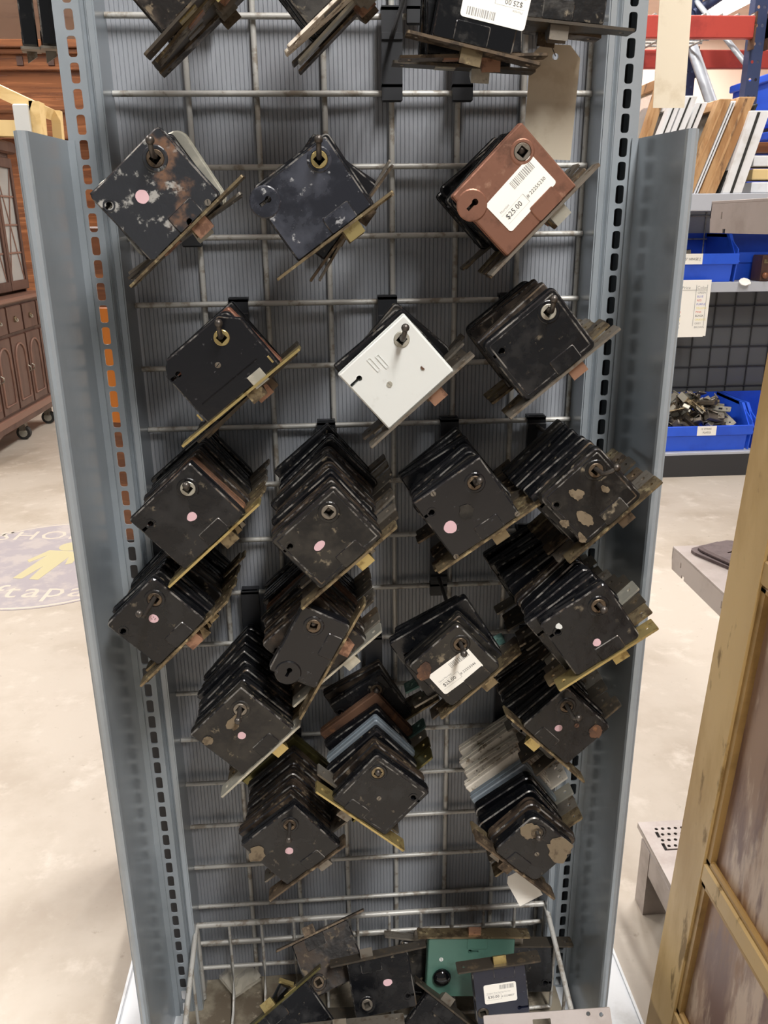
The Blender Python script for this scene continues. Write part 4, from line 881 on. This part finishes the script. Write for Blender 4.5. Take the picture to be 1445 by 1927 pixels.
# ================================================================== RIGHT BACK: bins, sashes, pallet rack
def bins():
    k = at_z(1300, 897, 0); Y = k.y
    zk = at_y(1300, 857, Y).z; zs = at_y(1330, 540, Y).z; zu = at_y(1350, 372, Y).z
    x0, x1 = at_y(1180, 880, Y).x, at_y(1560, 880, Y).x + .4
    U = tag(empty('gondola_shelf', ((x0 + x1) / 2, Y + .25, 0)), 'grey shop shelving with dark grid back holding blue bins', 'shelf'); O = Vector(((x0 + x1) / 2, Y + .25, 0))
    def part(mb, name, m): o = mb.build(name, m, U); o.location = -O; return o
    D = .50
    part(MB().box(x0, x1, Y, Y + .02, 0, zk), 'kickplate', 'kick'); part(MB().box(x0, x1, Y, Y + D, zk, zk + .015, .002), 'base_deck', 'shelf_grey')
    part(MB().box(x0, x1, Y + .10, Y + D, zs - .035, zs + .015, .002), 'shelf', 'shelf_grey'); part(MB().box(x0, x1, Y + .02, Y + D, zu - .06, zu + .02, .003), 'shelf', 'shelf_grey')
    part(MB().box(x0, x1, Y + D, Y + D + .01, zk, zs - .03), 'back_panel', 'mesh_dark'); part(MB().box(x0, x1, Y + D, Y + D + .01, zs - .03, zu), 'back_panel', 'shelf_grey')
    for i in range(int((zs - zk - .06) / G) + 1):
        part(MB().tube([(x0, Y + D - .012, zk + .05 + i * G * 1.5), (x1, Y + D - .012, zk + .05 + i * G * 1.5)], .004, 6), 'grid_wire', 'kick') if zk + .05 + i * G * 1.5 < zs - .05 else None
    n = int((x1 - x0) / (G * 1.5))
    for i in range(n):
        part(MB().tube([(x0 + .05 + i * G * 1.5, Y + D - .006, zk + .02), (x0 + .05 + i * G * 1.5, Y + D - .006, zs - .04)], .004, 6), 'grid_wire', 'kick')
        part(MB().tube([(x0 + .05 + i * G * 1.5, Y + D - .006, zs + .02), (x0 + .05 + i * G * 1.5, Y + D - .006, zu - .06)], .004, 6), 'grid_wire', 'wire')
    for z in (zs + .10, zs + .22, zs + .34): part(MB().tube([(x0, Y + D - .012, z), (x1, Y + D - .012, z)], .004, 6), 'grid_wire', 'wire')
    for x in (x1 - .04,): part(MB().box(x, x + .04, Y + D - .03, Y + D + .03, 0, zu + .5), 'post', 'shelf_grey')
    # bins: (left px, right px, y at deck, floor z, label)
    def bin_(xa, xb, z, label, wording, h=.20, d=.42, yoff=.01):
        y0 = Y + yoff; b = tag(empty('storage_bin', ((xa + xb) / 2, y0 + d / 2, z)), label, 'bin'); Ob = Vector(((xa + xb) / 2, y0 + d / 2, z))
        t = .006; w = xb - xa; k = .025
        def bp(mb, name, m='blue', par=None):
            o = mb.build(name, m, b if par is None else par); o.location = -Ob if par is None else (0, 0, 0); return o
        hf = h * .60
        mb = MB()
        mb.hexa([(xa + k, y0 + k, z), (xb - k, y0 + k, z), (xb - k, y0 + d, z), (xa + k, y0 + d, z), (xa + k, y0 + k, z + t), (xb - k, y0 + k, z + t), (xb - k, y0 + d, z + t), (xa + k, y0 + d, z + t)])
        mb.hexa([(xa + k, y0 + k, z), (xb - k, y0 + k, z), (xb - k, y0 + k + t, z), (xa + k, y0 + k + t, z), (xa + k, y0 + .012, z + hf * .62), (xb - k, y0 + .012, z + hf * .62), (xb - k, y0 + .012 + t, z + hf * .62), (xa + k, y0 + .012 + t, z + hf * .62)])
        bp(mb, 'front_wall')
        fl = bp(MB().box(xa, xb, y0, y0 + .012, z + hf * .62, z + hf, .003), 'front_lip')
        for x, s in ((xa, 1), (xb - t, -1)):
            P = [(y0 + .012, z + hf * .62), (y0 + k, z), (y0 + d, z), (y0 + d, z + h), (y0 + d * .38, z + h), (y0 + .012, z + hf + .02)]
            mb = MB().plate(P, [], 0, t); mb.v = [(x + c, a, e) for a, e, c in mb.v]; bp(mb, 'side_wall')
            bp(MB().box(x - .006 if s > 0 else x, x + t + (.006 if s < 0 else 0), y0 + d * .38, y0 + d, z + h - .02, z + h, .002), 'rim')
            bp(MB().hexa([(x - .005, y0, z + hf * .7), (x + t + .005, y0, z + hf * .7), (x + t + .005, y0 + .015, z + hf * .7), (x - .005, y0 + .015, z + hf * .7), (x - .005, y0 + d * .30, z + h), (x + t + .005, y0 + d * .30, z + h), (x + t + .005, y0 + d * .38, z + h), (x - .005, y0 + d * .38, z + h)]), 'rim')
        bp(MB().box(xa, xb, y0 + d - t, y0 + d, z, z + h), 'back_wall')
        if wording:
            cx = xa + w * .50; lw = .105; zc = z + hf * .82
            lb = bp(MB().box(cx - lw / 2, cx + lw / 2, y0 - .001, y0, zc - .026, zc + .026), 'bin_label', 'paper')
            mb = MB(); R = fr(cx, y0 - .0016, zc, Matrix.Rotation(PI / 2, 4, 'X'))
            for s_, xx, yy, sz in wording: text_mb(mb, s_, xx, yy, sz, 0, mtx=R)
            o = mb.build('label_print', 'ink', lb)
        return xa, xb, y0, z, h, d
    za = zk + .016
    xa, xb = at_y(1243, 815, Y).x, at_y(1418, 815, Y).x
    B1 = bin_(xa, xb, za, 'big blue bin heaped with latches on the bottom shelf', [('12 STRIKE', -.036, .006, .014), ('PLATES', -.022, -.014, .014)], h=.235, d=.46)
    bin_(xb + .02, xb + .02 + (xb - xa), za, 'blue bin beside the latch-filled bin on the bottom shelf', None, h=.235, d=.46)
    zb_ = zs + .016; xa2, xb2 = at_y(1228, 500, Y).x, at_y(1407, 500, Y).x
    B2 = bin_(xa2, xb2, zb_, 'blue bin with brass bits above the price sheet', [('5" HINGE [', -.039, -.006, .017)], h=.235, d=.40, yoff=.10)
    bin_(xb2 + .015, xb2 + .015 + (xb2 - xa2), zb_, 'blue bin next to the brass bits bin on middle shelf', None, h=.235, d=.25, yoff=.23)
    rd = random.Random(11)
    pm = []
    for k_ in range(5):
        mb = MB(); lw = rd.uniform(.03, .055)
        if k_ % 2 == 0:
            mb.plate(rrect(-lw, lw, -.018, .018, .003, 2), [circ(-lw * .6, 0, .004, 8), circ(lw * .6, 0, .004, 8), rrect(-.008, .008, -.008, .008, .001, 1)], 0, .004); mb.box(-.012, .012, -.022, -.016, 0, .014)
        else:
            mb.box(-lw, lw, -.014, .014, 0, .020, .003); mb.box(-lw * .3, lw * .3, -.022, -.014, .004, .016); mb.box(lw, lw + .004, -.02, .02, -.004, .024)
        pm.append(mb.mesh('metal_piece'))
    def fill(Bn, n, label, group, mats, zlo, zhi, xl=0.0, xr=1.0):
        xa, xb, y0, z, h, d = Bn
        for i in range(n):
            fx = xl + (xr - xl) * rd.random(); fy = rd.uniform(.22, .78)
            x = xa + .085 + (xb - xa - .17) * fx; y = y0 + d * fy
            zz = z + zlo + (zhi - zlo) * (0.35 * fy + .65 * rd.random()) * (1 - .6 * abs(fx - .5))
            o = link('latch_piece', rd.choice(pm), rd.choice(mats), None); o.location = (x, y, zz); o.scale = (1.25, 1.25, 1.25); o.rotation_euler = (rd.uniform(-.9, .9), rd.uniform(-.7, .7), rd.uniform(0, 6.3)); tag(o, label, 'hardware', group)
    fill(B1, 80, 'metal latch or strike piece heaped in the big blue bin', 'latches heaped in the big blue bin', ['steel', 'galv', 'dark_steel', 'brass_old', 'galv', 'steel'], .08, .31)
    fill(B2, 16, 'small brass bit in the blue bin above the price sheet', 'brass bits in the upper blue bin', ['brass', 'brass_old', 'galv', 'dark_steel'], .06, .19, 0, .5)
    p = at_y(1402, 520, Y + .08); t = tag(empty('paper_scrap', (p.x, p.y, zs + .015)), 'little white paper scrap on the middle shelf', 'paper'); MB().plate(blob(0, 0, .03, 5), [], 0, .004).xf(Matrix.Rotation(.6, 4, 'X')).build('scrap', 'paper', t)
    p = at_y(1438, 515, Y + .11); t = tag(empty('wooden_box', (p.x + .02, p.y, zs + .015)), 'small brown wooden box at the end of middle shelf', 'box')
    MB().box(-.04, .06, 0, .1, 0, .13, .004).build('body', 'cab', t); MB().sphere((-.02, -.012, .03), .016).build('knob', 'mantel', t); MB().box(-.03, .01, -.003, 0, .09, .11).build('plaque', 'brass_old', t)
    # price sheet
    p0 = at_y(1256, 635, Y + .09); p1 = at_y(1334, 528, Y + .09); xa = at_y(1248, 580, Y + .09).x
    t = tag(empty('price_sheet', ((xa + p1.x) / 2, Y + .09, p0.z)), 'white price and colour list sheet taped under the middle shelf', 'sheet')
    wd = p1.x - xa + .06; ht = p1.z - p0.z; sh = MB().box(-wd / 2 - .03, wd / 2 - .03, -.001, .001, 0, ht).build('sheet', 'paper', t)
    MB().box(-wd / 2 - .03, wd / 2 - .015, .001, .0016, .004, ht + .004).build('sleeve', 'paper', t)
    R = fr(0, -.0016, 0, Matrix.Rotation(PI / 2, 4, 'X')); mb = MB(); hs = ht / 12
    text_mb(mb, '$-Price', -.045, ht - hs * 1.75, hs * .95, 0, mtx=R); mb.build('heading', 'ink_grey', sh); mb = MB(); text_mb(mb, 'Color', .055, ht - hs * 1.75, hs * .95, 0, mtx=R); mb.build('heading', 'ink_grey', sh)
    rows = [('$1', 'GREEN', 'ink_grey'), ('$3', 'BLUE', 'blue_ink'), ('$3', 'RED', 'red_ink'), ('$5', 'PURPLE', 'blue_ink'), ('$8', 'YELLOW', 'yellow_ink'), ('$10', 'PINK', 'red_ink'), ('$12', 'BLACK', 'ink'), ('$15', 'ORANGE', 'yellow_ink'), ('$20', 'GREY', 'ink_grey'), ('$25', 'BROWN', 'ink_grey')]
    for i, (a, b, ik) in enumerate(rows):
        mb = MB(); yy = ht - hs * (2.7 + i * .82); text_mb(mb, a, -.04, yy, hs * .6, 0, mtx=R); text_mb(mb, b, .06, yy, hs * .6, 0, mtx=R); mb.build('row_print', ik, sh)
    mb = MB(); mb.box(.050, .052, -.0022, -.0016, ht * .2, ht * .93); mb.box(-.05, .11, -.0022, -.0016, ht * .835, ht * .84); mb.box(.108, .11, -.0022, -.0016, ht * .2, ht * .93); mb.build('table_line', 'ink_grey', sh)
    # window sashes leaning on the upper shelf
    z = zu + .02
    def sash(pl, pr, label, m, top, inner=None, depth=.045, lean=.17, yo=.05, name='window_sash'):
        a = at_y(pl, 355, Y + yo); b = at_y(pr, 355, Y + yo); wd = b.x - a.x; h = at_y((pl + pr) / 2, top, Y + yo).z - z
        t = tag(empty(name, (a.x + wd / 2, Y + yo + .2, z)), label, 'window sash', 'window sashes leaning on the shelf' if inner == 'g' else None)
        Sh = Matrix(((1, 0, lean, 0), (0, 1, 0, 0), (0, 0, 1, 0), (0, 0, 0, 1)))
        L = .42
        MB().box(-wd / 2, wd / 2, -.2, -.2 + .05, 0, h, .003).xf(Sh).build('stile', m, t)
        MB().box(-wd / 2, wd / 2, -.15, -.2 + L, h - .05, h, .003).xf(Sh).build('top_rail', m, t); MB().box(-wd / 2, wd / 2, -.15, -.2 + L, 0, .05, .003).xf(Sh).build('bottom_rail', m, t)
        MB().box(-wd / 2, wd / 2, -.2 + L - .05, -.2 + L, .05, h - .05, .003).xf(Sh).build('stile', m, t)
        MB().box(-.003, .003, -.15, -.2 + L - .05, .05, h - .05).xf(Sh).build('pane', 'glass', t)
        MB().box(-wd * .12, wd * .02, -.2035, -.2, .0, h * .98).xf(Sh).build('groove', 'rubber' if m == 'white_wood' else m, t)
        return t
    sash(1176, 1194, 'orange-brown wooden sash leaning behind the right wing', 'raw_wood', 145, lean=.25, yo=.14)
    sash(1196, 1214, 'white sash with dark groove nearest the right wing', 'white_wood', 185, lean=.34)
    sash(1217, 1240, 'white sash with wide dark weather strip', 'white_wood', 180, lean=.34)
    sash(1243, 1262, 'grey-white sash partly hidden between white and wooden sashes', 'white_wood', 192, lean=.34, yo=.1)
    sash(1282, 1304, 'raw wooden sash with dark stained top', 'raw_wood', 186, lean=.34)
    sash(1306, 1314, 'thin white sash between the two wooden sashes', 'white_wood', 190, lean=.34)
    sash(1317, 1347, 'raw wooden sash with pieced golden grain', 'raw_wood', 182, lean=.34)
    sash(1353, 1356, 'dark thin sash strip beside the broad white sash', 'rubber', 195, lean=.34)
    sash(1360, 1396, 'broad white sash at the end of the row', 'white_wood', 208, lean=.25, yo=.03)
    for i in range(4):
        p = at_y(1425 + i * 2, 345 - i * 22, Y + .25); t = tag(empty('timber_piece', (p.x, p.y, z + .005 + i * .062)), ['white offcut at the bottom of the timber pile by the sashes', 'pale offcut lying on the white one by the sashes', 'upper white offcut in the timber pile by the sashes', 'brown offcut topping the timber pile by the sashes'][i], 'timber', 'timber offcuts on the sash shelf')
        MB().box(-.08, .3, -.1, .1, 0, .05, .004).build('board', ['white_wood', 'pale_wood', 'white_wood', 'mantel'][i], t)
bins()
def pallet_rack():
    Y = 4.6; D = 1.0
    R = tag(empty('pallet_rack', (3.0, Y, 0)), 'tall pallet rack with red beams and navy posts behind sashes', 'rack'); O = Vector((3.0, Y, 0))
    def part(mb, name, m): o = mb.build(name, m, R); o.location = -O; return o
    xr = at_y(1416, 150, Y).x; xl = xr - 2.7; H = 4.4
    def post(x, y, w=.085):
        mb = MB(); k = 0.0
        while k < H - .05:
            mb.plate([(-w / 2, k), (w / 2, k), (w / 2, k + .1), (-w / 2, k + .1)], [circ(-.018, k + .05, .010, 8), circ(.018, k + .05, .010, 8)], 0, .004); k += .10
        mb.v = [(x + a, y - c, b) for a, b, c in mb.v]
        mb.box(x - w / 2, x - w / 2 + .004, y, y + .07, 0, H); mb.box(x + w / 2 - .004, x + w / 2, y, y + .07, 0, H); part(mb, 'post', 'rack_blue')
    for x in (xl, xr): post(x, Y); post(x, Y + D)
    xq = at_y(1310, 100, Y + D).x
    z1 = at_y(1320, 50, Y).z; zt, zb = at_y(1320, 32, Y).z, at_y(1320, 75, Y).z
    for y, m in ((Y - .05, 'red'), (Y + D, 'red')):
        part(MB().box(xl, xr - .045, y, y + .05, zb, zt, .006), 'beam', m); part(MB().box(xr + .045, xr + 1.5, y, y + .05, zb, zt, .006), 'beam', m)
        part(MB().box(xr - .055, xr - .045, y - .01, y + .06, zb - .06, zt + .02), 'beam_bracket', 'rust'); part(MB().box(xr + .045, xr + .055, y - .01, y + .06, zb - .06, zt + .02), 'beam_bracket', 'rust')
    # wire deck
    for i in range(26): x = xl + (xr - xl) * (i + .5) / 26; part(MB().tube([(x, Y - .04, zt + .006), (x, Y + D + .04, zt + .006)], .009, 5), 'deck_wire', 'wire')
    for j in range(9): y = Y + D * (j + .5) / 9; part(MB().tube([(xl, y, zt + .013), (xr, y, zt + .013)], .009, 5), 'deck_wire', 'wire')
    for x in (xl + .5, xl + 1.3, xl + 2.1): part(MB().box(x - .02, x + .02, Y, Y + D, zt - .035, zt - .005), 'deck_channel', 'rack_grey')
    # frame braces
    for x in (xl, xr):
        for z in (.4, 1.3, 2.2, 3.1):
            part(MB().tube([(x, Y + .02, z), (x, Y + D, z + .6)], .018, 6), 'brace', 'rack_grey'); part(MB().tube([(x, Y + .02, z + .75), (x, Y + D, z + .75)], .018, 6), 'brace', 'rack_grey')
    # second frame further in, with diagonal brace
    x = xq; post(x, Y + D + .1)
    a = at_y(1300, 82, Y + D); b = at_y(1362, 262, Y + .3); part(MB().tube([(a.x, a.y, a.z), (b.x, b.y, b.z)], .04, 6), 'brace', 'rack_grey')
    a = at_y(1306, 26, Y + D); b = at_y(1365, -14, Y + D); part(MB().tube([(a.x, a.y, a.z), (b.x, b.y, b.z)], .035, 6), 'brace', 'rack_blue')
    # stock on it
    p = at_y(1432, 300, Y + .5); t = tag(empty('plastic_crate', (p.x + .3, p.y, 0)), 'stack of blue plastic crates behind the navy post', 'crate')
    for i in range(6): MB().box(-.42, .3, -.3, .3, .1 + i * .36, .1 + i * .36 + .33, .02).build('crate', 'blue', t); MB().box(-.44, .32, -.32, .32, .1 + i * .36 + .28, .1 + i * .36 + .33, .006).build('rim', 'blue', t)
    p = at_y(1385, 180, Y + 1.6); t = tag(empty('cardboard_carton', (p.x, p.y, 0)), 'pale cardboard cartons stacked beyond the pallet rack', 'carton')
    for i in range(4): MB().box(-.5 + .03 * i, .5, -.3, .3, i * .46, i * .46 + .455, .01).build('carton', 'pale_wood' if i % 2 else 'wall', t)
pallet_rack()

# ================================================================== LEFT BACK: hutch cabinet, mantel, wood frame, floor sticker
def cabinet():
    A = at_z(2, 868, 0.0); B = at_z(118, 790, 0.0)      # front bottom line, near-left to far-right
    d = Vector((B.x - A.x, B.y - A.y, 0)); d.normalize(); nrm = Vector((d.y, -d.x, 0))   # towards viewer
    Wd = 1.25; B0 = Vector((B.x, B.y, 0)); o0 = B0 - d * Wd
    C = tag(empty('hutch_cabinet', o0), 'dark brown glazed hutch cabinet on casters at the left', 'cabinet')
    C.matrix_world = Matrix(((d.x, -nrm.x, 0, o0.x), (d.y, -nrm.y, 0, o0.y), (0, 0, 1, 0), (0, 0, 0, 1)))   # local x along face, y inwards, z up
    # heights measured at the right hand edge
    def zat(pyy, pxx):
        r = ray(pxx, pyy); n = nrm; t = (B0 - CPOS).dot(n) / r.dot(n); return (CPOS + r * t).z
    zc = zat(547, 80); zd0, zd1 = zat(606, 85), zat(560, 85); ztop = zat(262, 20); zb = .09
    D = .48
    MB().box(0, Wd, 0, D, zb + .10, zc - .03).build('base_body', 'cab', C)
    MB().box(-.02, Wd + .02, -.03, D, zc - .03, zc, .008).build('counter', 'cab_edge', C)
    MB().box(-.01, Wd + .01, -.02, D, zb + .08, zb + .13, .006).build('plinth_moulding', 'cab_edge', C)
    mb = MB(); P = [(0, zb + .1), (0, zb - .02), (.06, zb - .02), (.10, zb + .03), (.2, zb + .05), (Wd - .2, zb + .05), (Wd - .10, zb + .03), (Wd - .06, zb - .02), (Wd, zb - .02), (Wd, zb + .1)]
    mb.plate(P, [], 0, .02); mb.v = [(a, -.015 + c, b) for a, b, c in mb.v]; mb.build('apron', 'cab', C)
    nd = 5; w = Wd / nd
    for i in range(nd):
        x0 = i * w + .012; x1 = (i + 1) * w - .012
        dr = MB().box(x0, x1, -.018, 0, zd0, zd1, .005).build('drawer', 'cab', C)
        cx = (x0 + x1) / 2; cz = (zd0 + zd1) / 2
        MB().plate(blob(cx, cz, .018, 3), [], 0, .006).xf(Matrix(((1, 0, 0, 0), (0, 0, -1, -.018), (0, 1, 0, 0), (0, 0, 0, 1)))).build('pull_plate', 'brass_old', dr)
        MB().tube([(cx - .018, -.026, cz), (cx - .01, -.032, cz - .014), (cx + .01, -.032, cz - .014), (cx + .018, -.026, cz)], .003, 6).build('bail_pull', 'galv', dr)
        z0, z1 = zb + .15, zd0 - .02
        dd = MB().box(x0, x1, -.018, 0, z0, z1, .004).build('door', 'cab', C)
        # arched raised moulding
        ax0, ax1 = x0 + .035, x1 - .035; r = (ax1 - ax0) / 2; zt = z1 - .05 - r
        path = [(ax0, -.020, z0 + .05), (ax0, -.020, zt)] + [((ax0 + ax1) / 2 - r * math.cos(PI * k / 8), -.020, zt + r * math.sin(PI * k / 8)) for k in range(1, 8)] + [(ax1, -.020, zt), (ax1, -.020, z0 + .05), (ax0, -.020, z0 + .05)]
        MB().tube(path, .007, 6).build('arch_moulding', 'cab_edge', dd)
        kx = x1 - .02 if i % 2 == 0 else x0 + .02
        MB().tube([(kx, -.02, (z0 + z1) / 2 + .02), (kx, -.035, (z0 + z1) / 2 + .01), (kx, -.035, (z0 + z1) / 2 - .01), (kx, -.02, (z0 + z1) / 2 - .02)], .004, 6).build('handle', 'galv', dd)
    # upper glazed part
    ux = .10
    MB().box(0, Wd - .05, D - .03, D, zc, ztop).build('upper_back', 'cab', C); 
    for x in (0, Wd - .05 - .02): MB().box(x, x + .02, ux, D - .03, zc, ztop).build('upper_side', 'cab', C)
    MB().box(-.03, Wd - .01, ux - .04, D, ztop - .075, ztop, .012).build('cornice', 'cab', C); MB().box(0, Wd - .05, ux, D - .03, ztop - .10, ztop - .03).build('frieze', 'cab', C)
    for z in (zc + .35, zc + .7):
        if z < ztop - .15: MB().box(.02, Wd - .07, ux + .04, D - .03, z, z + .015).build('inner_shelf', 'white_wood', C)
    nd = 4; w = (Wd - .05) / nd
    for i in range(nd):
        x0, x1 = i * w + .004, (i + 1) * w - .004; z0, z1 = zc + .02, ztop - .10; s = .035
        dd = MB().box(x0, x0 + s, ux - .02, ux, z0, z1, .003).build('glass_door', 'cab', C)
        mb = MB().box(x1 - s, x1, ux - .02, ux, z0, z1, .003); mb.box(x0 + s, x1 - s, ux - .02, ux, z0, z0 + .06, .003); mb.box(x0 + s, x1 - s, ux - .02, ux, z1 - .06, z1, .003); mb.build('door_frame', 'cab', dd)
        MB().box(x0 + s, x1 - s, ux - .008, ux - .004, z0 + .06, z1 - .06).build('pane', 'glass', dd)
        mb = MB(); xm = (x0 + x1) / 2; h = z1 - z0 - .12
        for k in range(1, 4): mb.box(x0 + s, x1 - s, ux - .014, ux - .003, z0 + .06 + h * k / 4 - .005, z0 + .06 + h * k / 4 + .005)
        mb.build('glazing_bar', 'cab_edge', dd)
        mb = MB(); mb.tube([(x0 + s, ux - .009, z0 + .06), (xm, ux - .009, z0 + .06 + h * .5), (x0 + s, ux - .009, z1 - .06)], .005, 6); mb.tube([(x1 - s, ux - .009, z0 + .06), (xm, ux - .009, z0 + .06 + h * .5), (x1 - s, ux - .009, z1 - .06)], .005, 6); mb.build('lattice_bar', 'cab_edge', dd)
    for (x, y) in ((.12, .06), (Wd - .10, .06), (.12, D - .08), (Wd - .10, D - .08), (Wd * .55, .06)):
        c = MB().tube([(x - .016, y, .045), (x + .016, y, .045)], .045, 16).build('caster', 'rubber', C)
        MB().tube([(x - .019, y, .045), (x + .019, y, .045)], .028, 12).build('wheel_hub', 'galv', c); MB().box(x - .024, x + .024, y - .02, y + .02, .06, zb + .1, .004).build('fork', 'steel', c)
cabinet()
def mantel():
    Y = 6.2; x1 = at_y(250, 180, Y).x; x0 = x1 - 3.2; z = lambda p: at_y(70, p, Y).z
    t = tag(empty('wooden_mantel', ((x0 + x1) / 2, Y, 0)), 'tall varnished brown wooden mantel beyond the hutch cabinet', 'mantel'); O = Vector(((x0 + x1) / 2, Y, 0))
    def part(mb, name, m='mantel'): o = mb.build(name, m, t); o.location = -O; return o
    part(MB().box(x0 - .05, x1 + .05, Y - .12, Y + .2, z(92) - .01, z(88) + .03, .006), 'shelf')
    part(MB().box(x0 - .03, x1 + .03, Y - .09, Y + .2, z(105), z(92) - .01, .008), 'crown_moulding')
    part(MB().box(x0, x1, Y - .05, Y + .2, z(128), z(105)), 'dentil_band')
    n = 14
    for i in range(n): part(MB().box(x0 + (x1 - x0) * (i + .4) / n, x0 + (x1 - x0) * (i + .6) / n, Y - .062, Y - .05, z(126), z(108), .002), 'dentil', 'cab')
    part(MB().box(x0 - .02, x1 + .02, Y - .07, Y + .2, z(135), z(128), .006), 'band_moulding')
    part(MB().box(x0, x1, Y - .03, Y + .2, z(185), z(135)), 'frieze_board'); part(MB().box(x0 - .02, x1 + .02, Y - .075, Y + .2, z(214), z(186), .02), 'torus_moulding')
    part(MB().box(x0, x1, Y - .03, Y + .2, z(262), z(214)), 'lower_board')
    for x in (x0, x1 - .22): part(MB().box(x, x + .22, Y - .06, Y + .2, 0, z(262), .006), 'pilaster')
    part(MB().box(x0 + .22, x1 - .22, Y + .1, Y + .12, 0, z(262)), 'back_board', 'mantel')
mantel()
def frame_left():
    Y = 4.75; a = at_y(-60, 145, Y); b = at_y(58, 200, Y); c = at_y(58, 242, Y); e = at_y(-60, 239, Y)
    t = tag(empty('timber_stand', (b.x, Y, 0)), 'pale yellow wooden frame lying on top of the dark hutch cabinet', 'frame'); O = Vector((b.x, Y, 0))
    def part(mb, name, m): o = mb.build(name, m, t); o.location = -O; return o
    def bar(p, q, w, d, name, m='pale_wood'):
        p, q = Vector(p), Vector(q); u = (q - p).normalized(); v = Vector((0, 1, 0)); n = u.cross(v).normalized()
        P = []
        for s in (p, q):
            P += [s - n * w / 2, s + n * w / 2, s + n * w / 2 + v * d, s - n * w / 2 + v * d]
        part(MB().hexa(P), name, m)
    bar(a, b, .07, .50, 'top_board'); bar(e, c, .09, .12, 'lower_rail'); bar((b.x + .02, Y, b.z + .03), (c.x + .03, Y, c.z - .04), .06, .12, 'end_post'); bar((b.x + .02, Y + .44, b.z + .03), (c.x + .03, Y + .44, c.z - .04), .06, .06, 'end_post')
    g = at_y(42, 222, Y - .03); part(MB().box(g.x - .05, g.x + .04, Y - .03, Y, g.z - .12, g.z + .08, .008), 'white_clip', 'white')
frame_left()
def behind_post():
    # board seen through the left post's slots; lamplight painted on as an orange patch
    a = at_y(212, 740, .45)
    t = tag(empty('wooden_plank', (a.x - .02, .45, 0), (0, 0, math.radians(-20))), 'brown plank with painted orange glow standing behind the left slotted post', 'plank')
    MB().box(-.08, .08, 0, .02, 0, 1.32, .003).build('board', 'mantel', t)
    MB().box(-.075, .075, -.006, 0, .99, 1.19, .002).build('painted_glow', 'orange_glow_wood', t)
behind_post()
def decal():
    c = at_z(96, 1056, 0); r = .47
    t = tag(empty('floor_sticker', (c.x, c.y, 0)), 'faded round floor sticker with standing figure and SHOP lettering', 'sticker')
    MB().plate(circ(0, 0, r, 48), [], .0, .0015).build('disc', 'decal', t)
    R = Matrix.Rotation(math.radians(-3), 4, 'Z')
    for wd_, x_, y_, z_ in (('SHOP', -.15, .255, .15), ('6ft', -.11, -.36, .17), ('apart', .20, -.36, .17)):
        mb = MB(); text_mb(mb, wd_, x_, y_, z_, .002, 'CENTER', R, 1.1); mb.build('lettering', 'decal_ink', t)
    mb = MB(); s = r * .5
    P = [(-.30, -.95), (-.08, -.95), (0, -.30), (.10, -.95), (.32, -.95), (.30, .25), (.46, -.15), (.58, -.05), (.42, .55), (-.40, .55), (-.58, -.05), (-.46, -.15), (-.28, .25)]
    mb.plate([(a * s * .75, b * s * .85) for a, b in P], [], .0016, .0022); mb.plate(circ(0, .82 * s * .85, .22 * s, 18), [], .0016, .0022); mb.xf(Matrix.Rotation(math.radians(-14), 4, 'Z')).build('figure', 'decal_man', t)
    mb = MB(); n = 40; q = [(r * .97 * math.cos(2 * PI * i / n), r * .97 * math.sin(2 * PI * i / n)) for i in range(n)]
    mb.plate(circ(0, 0, r * .985, 48), [circ(0, 0, r * .96, 48)], .0016, .002).build('ring_print', 'decal_ink', t)
decal()
bpy.context.view_layer.update()
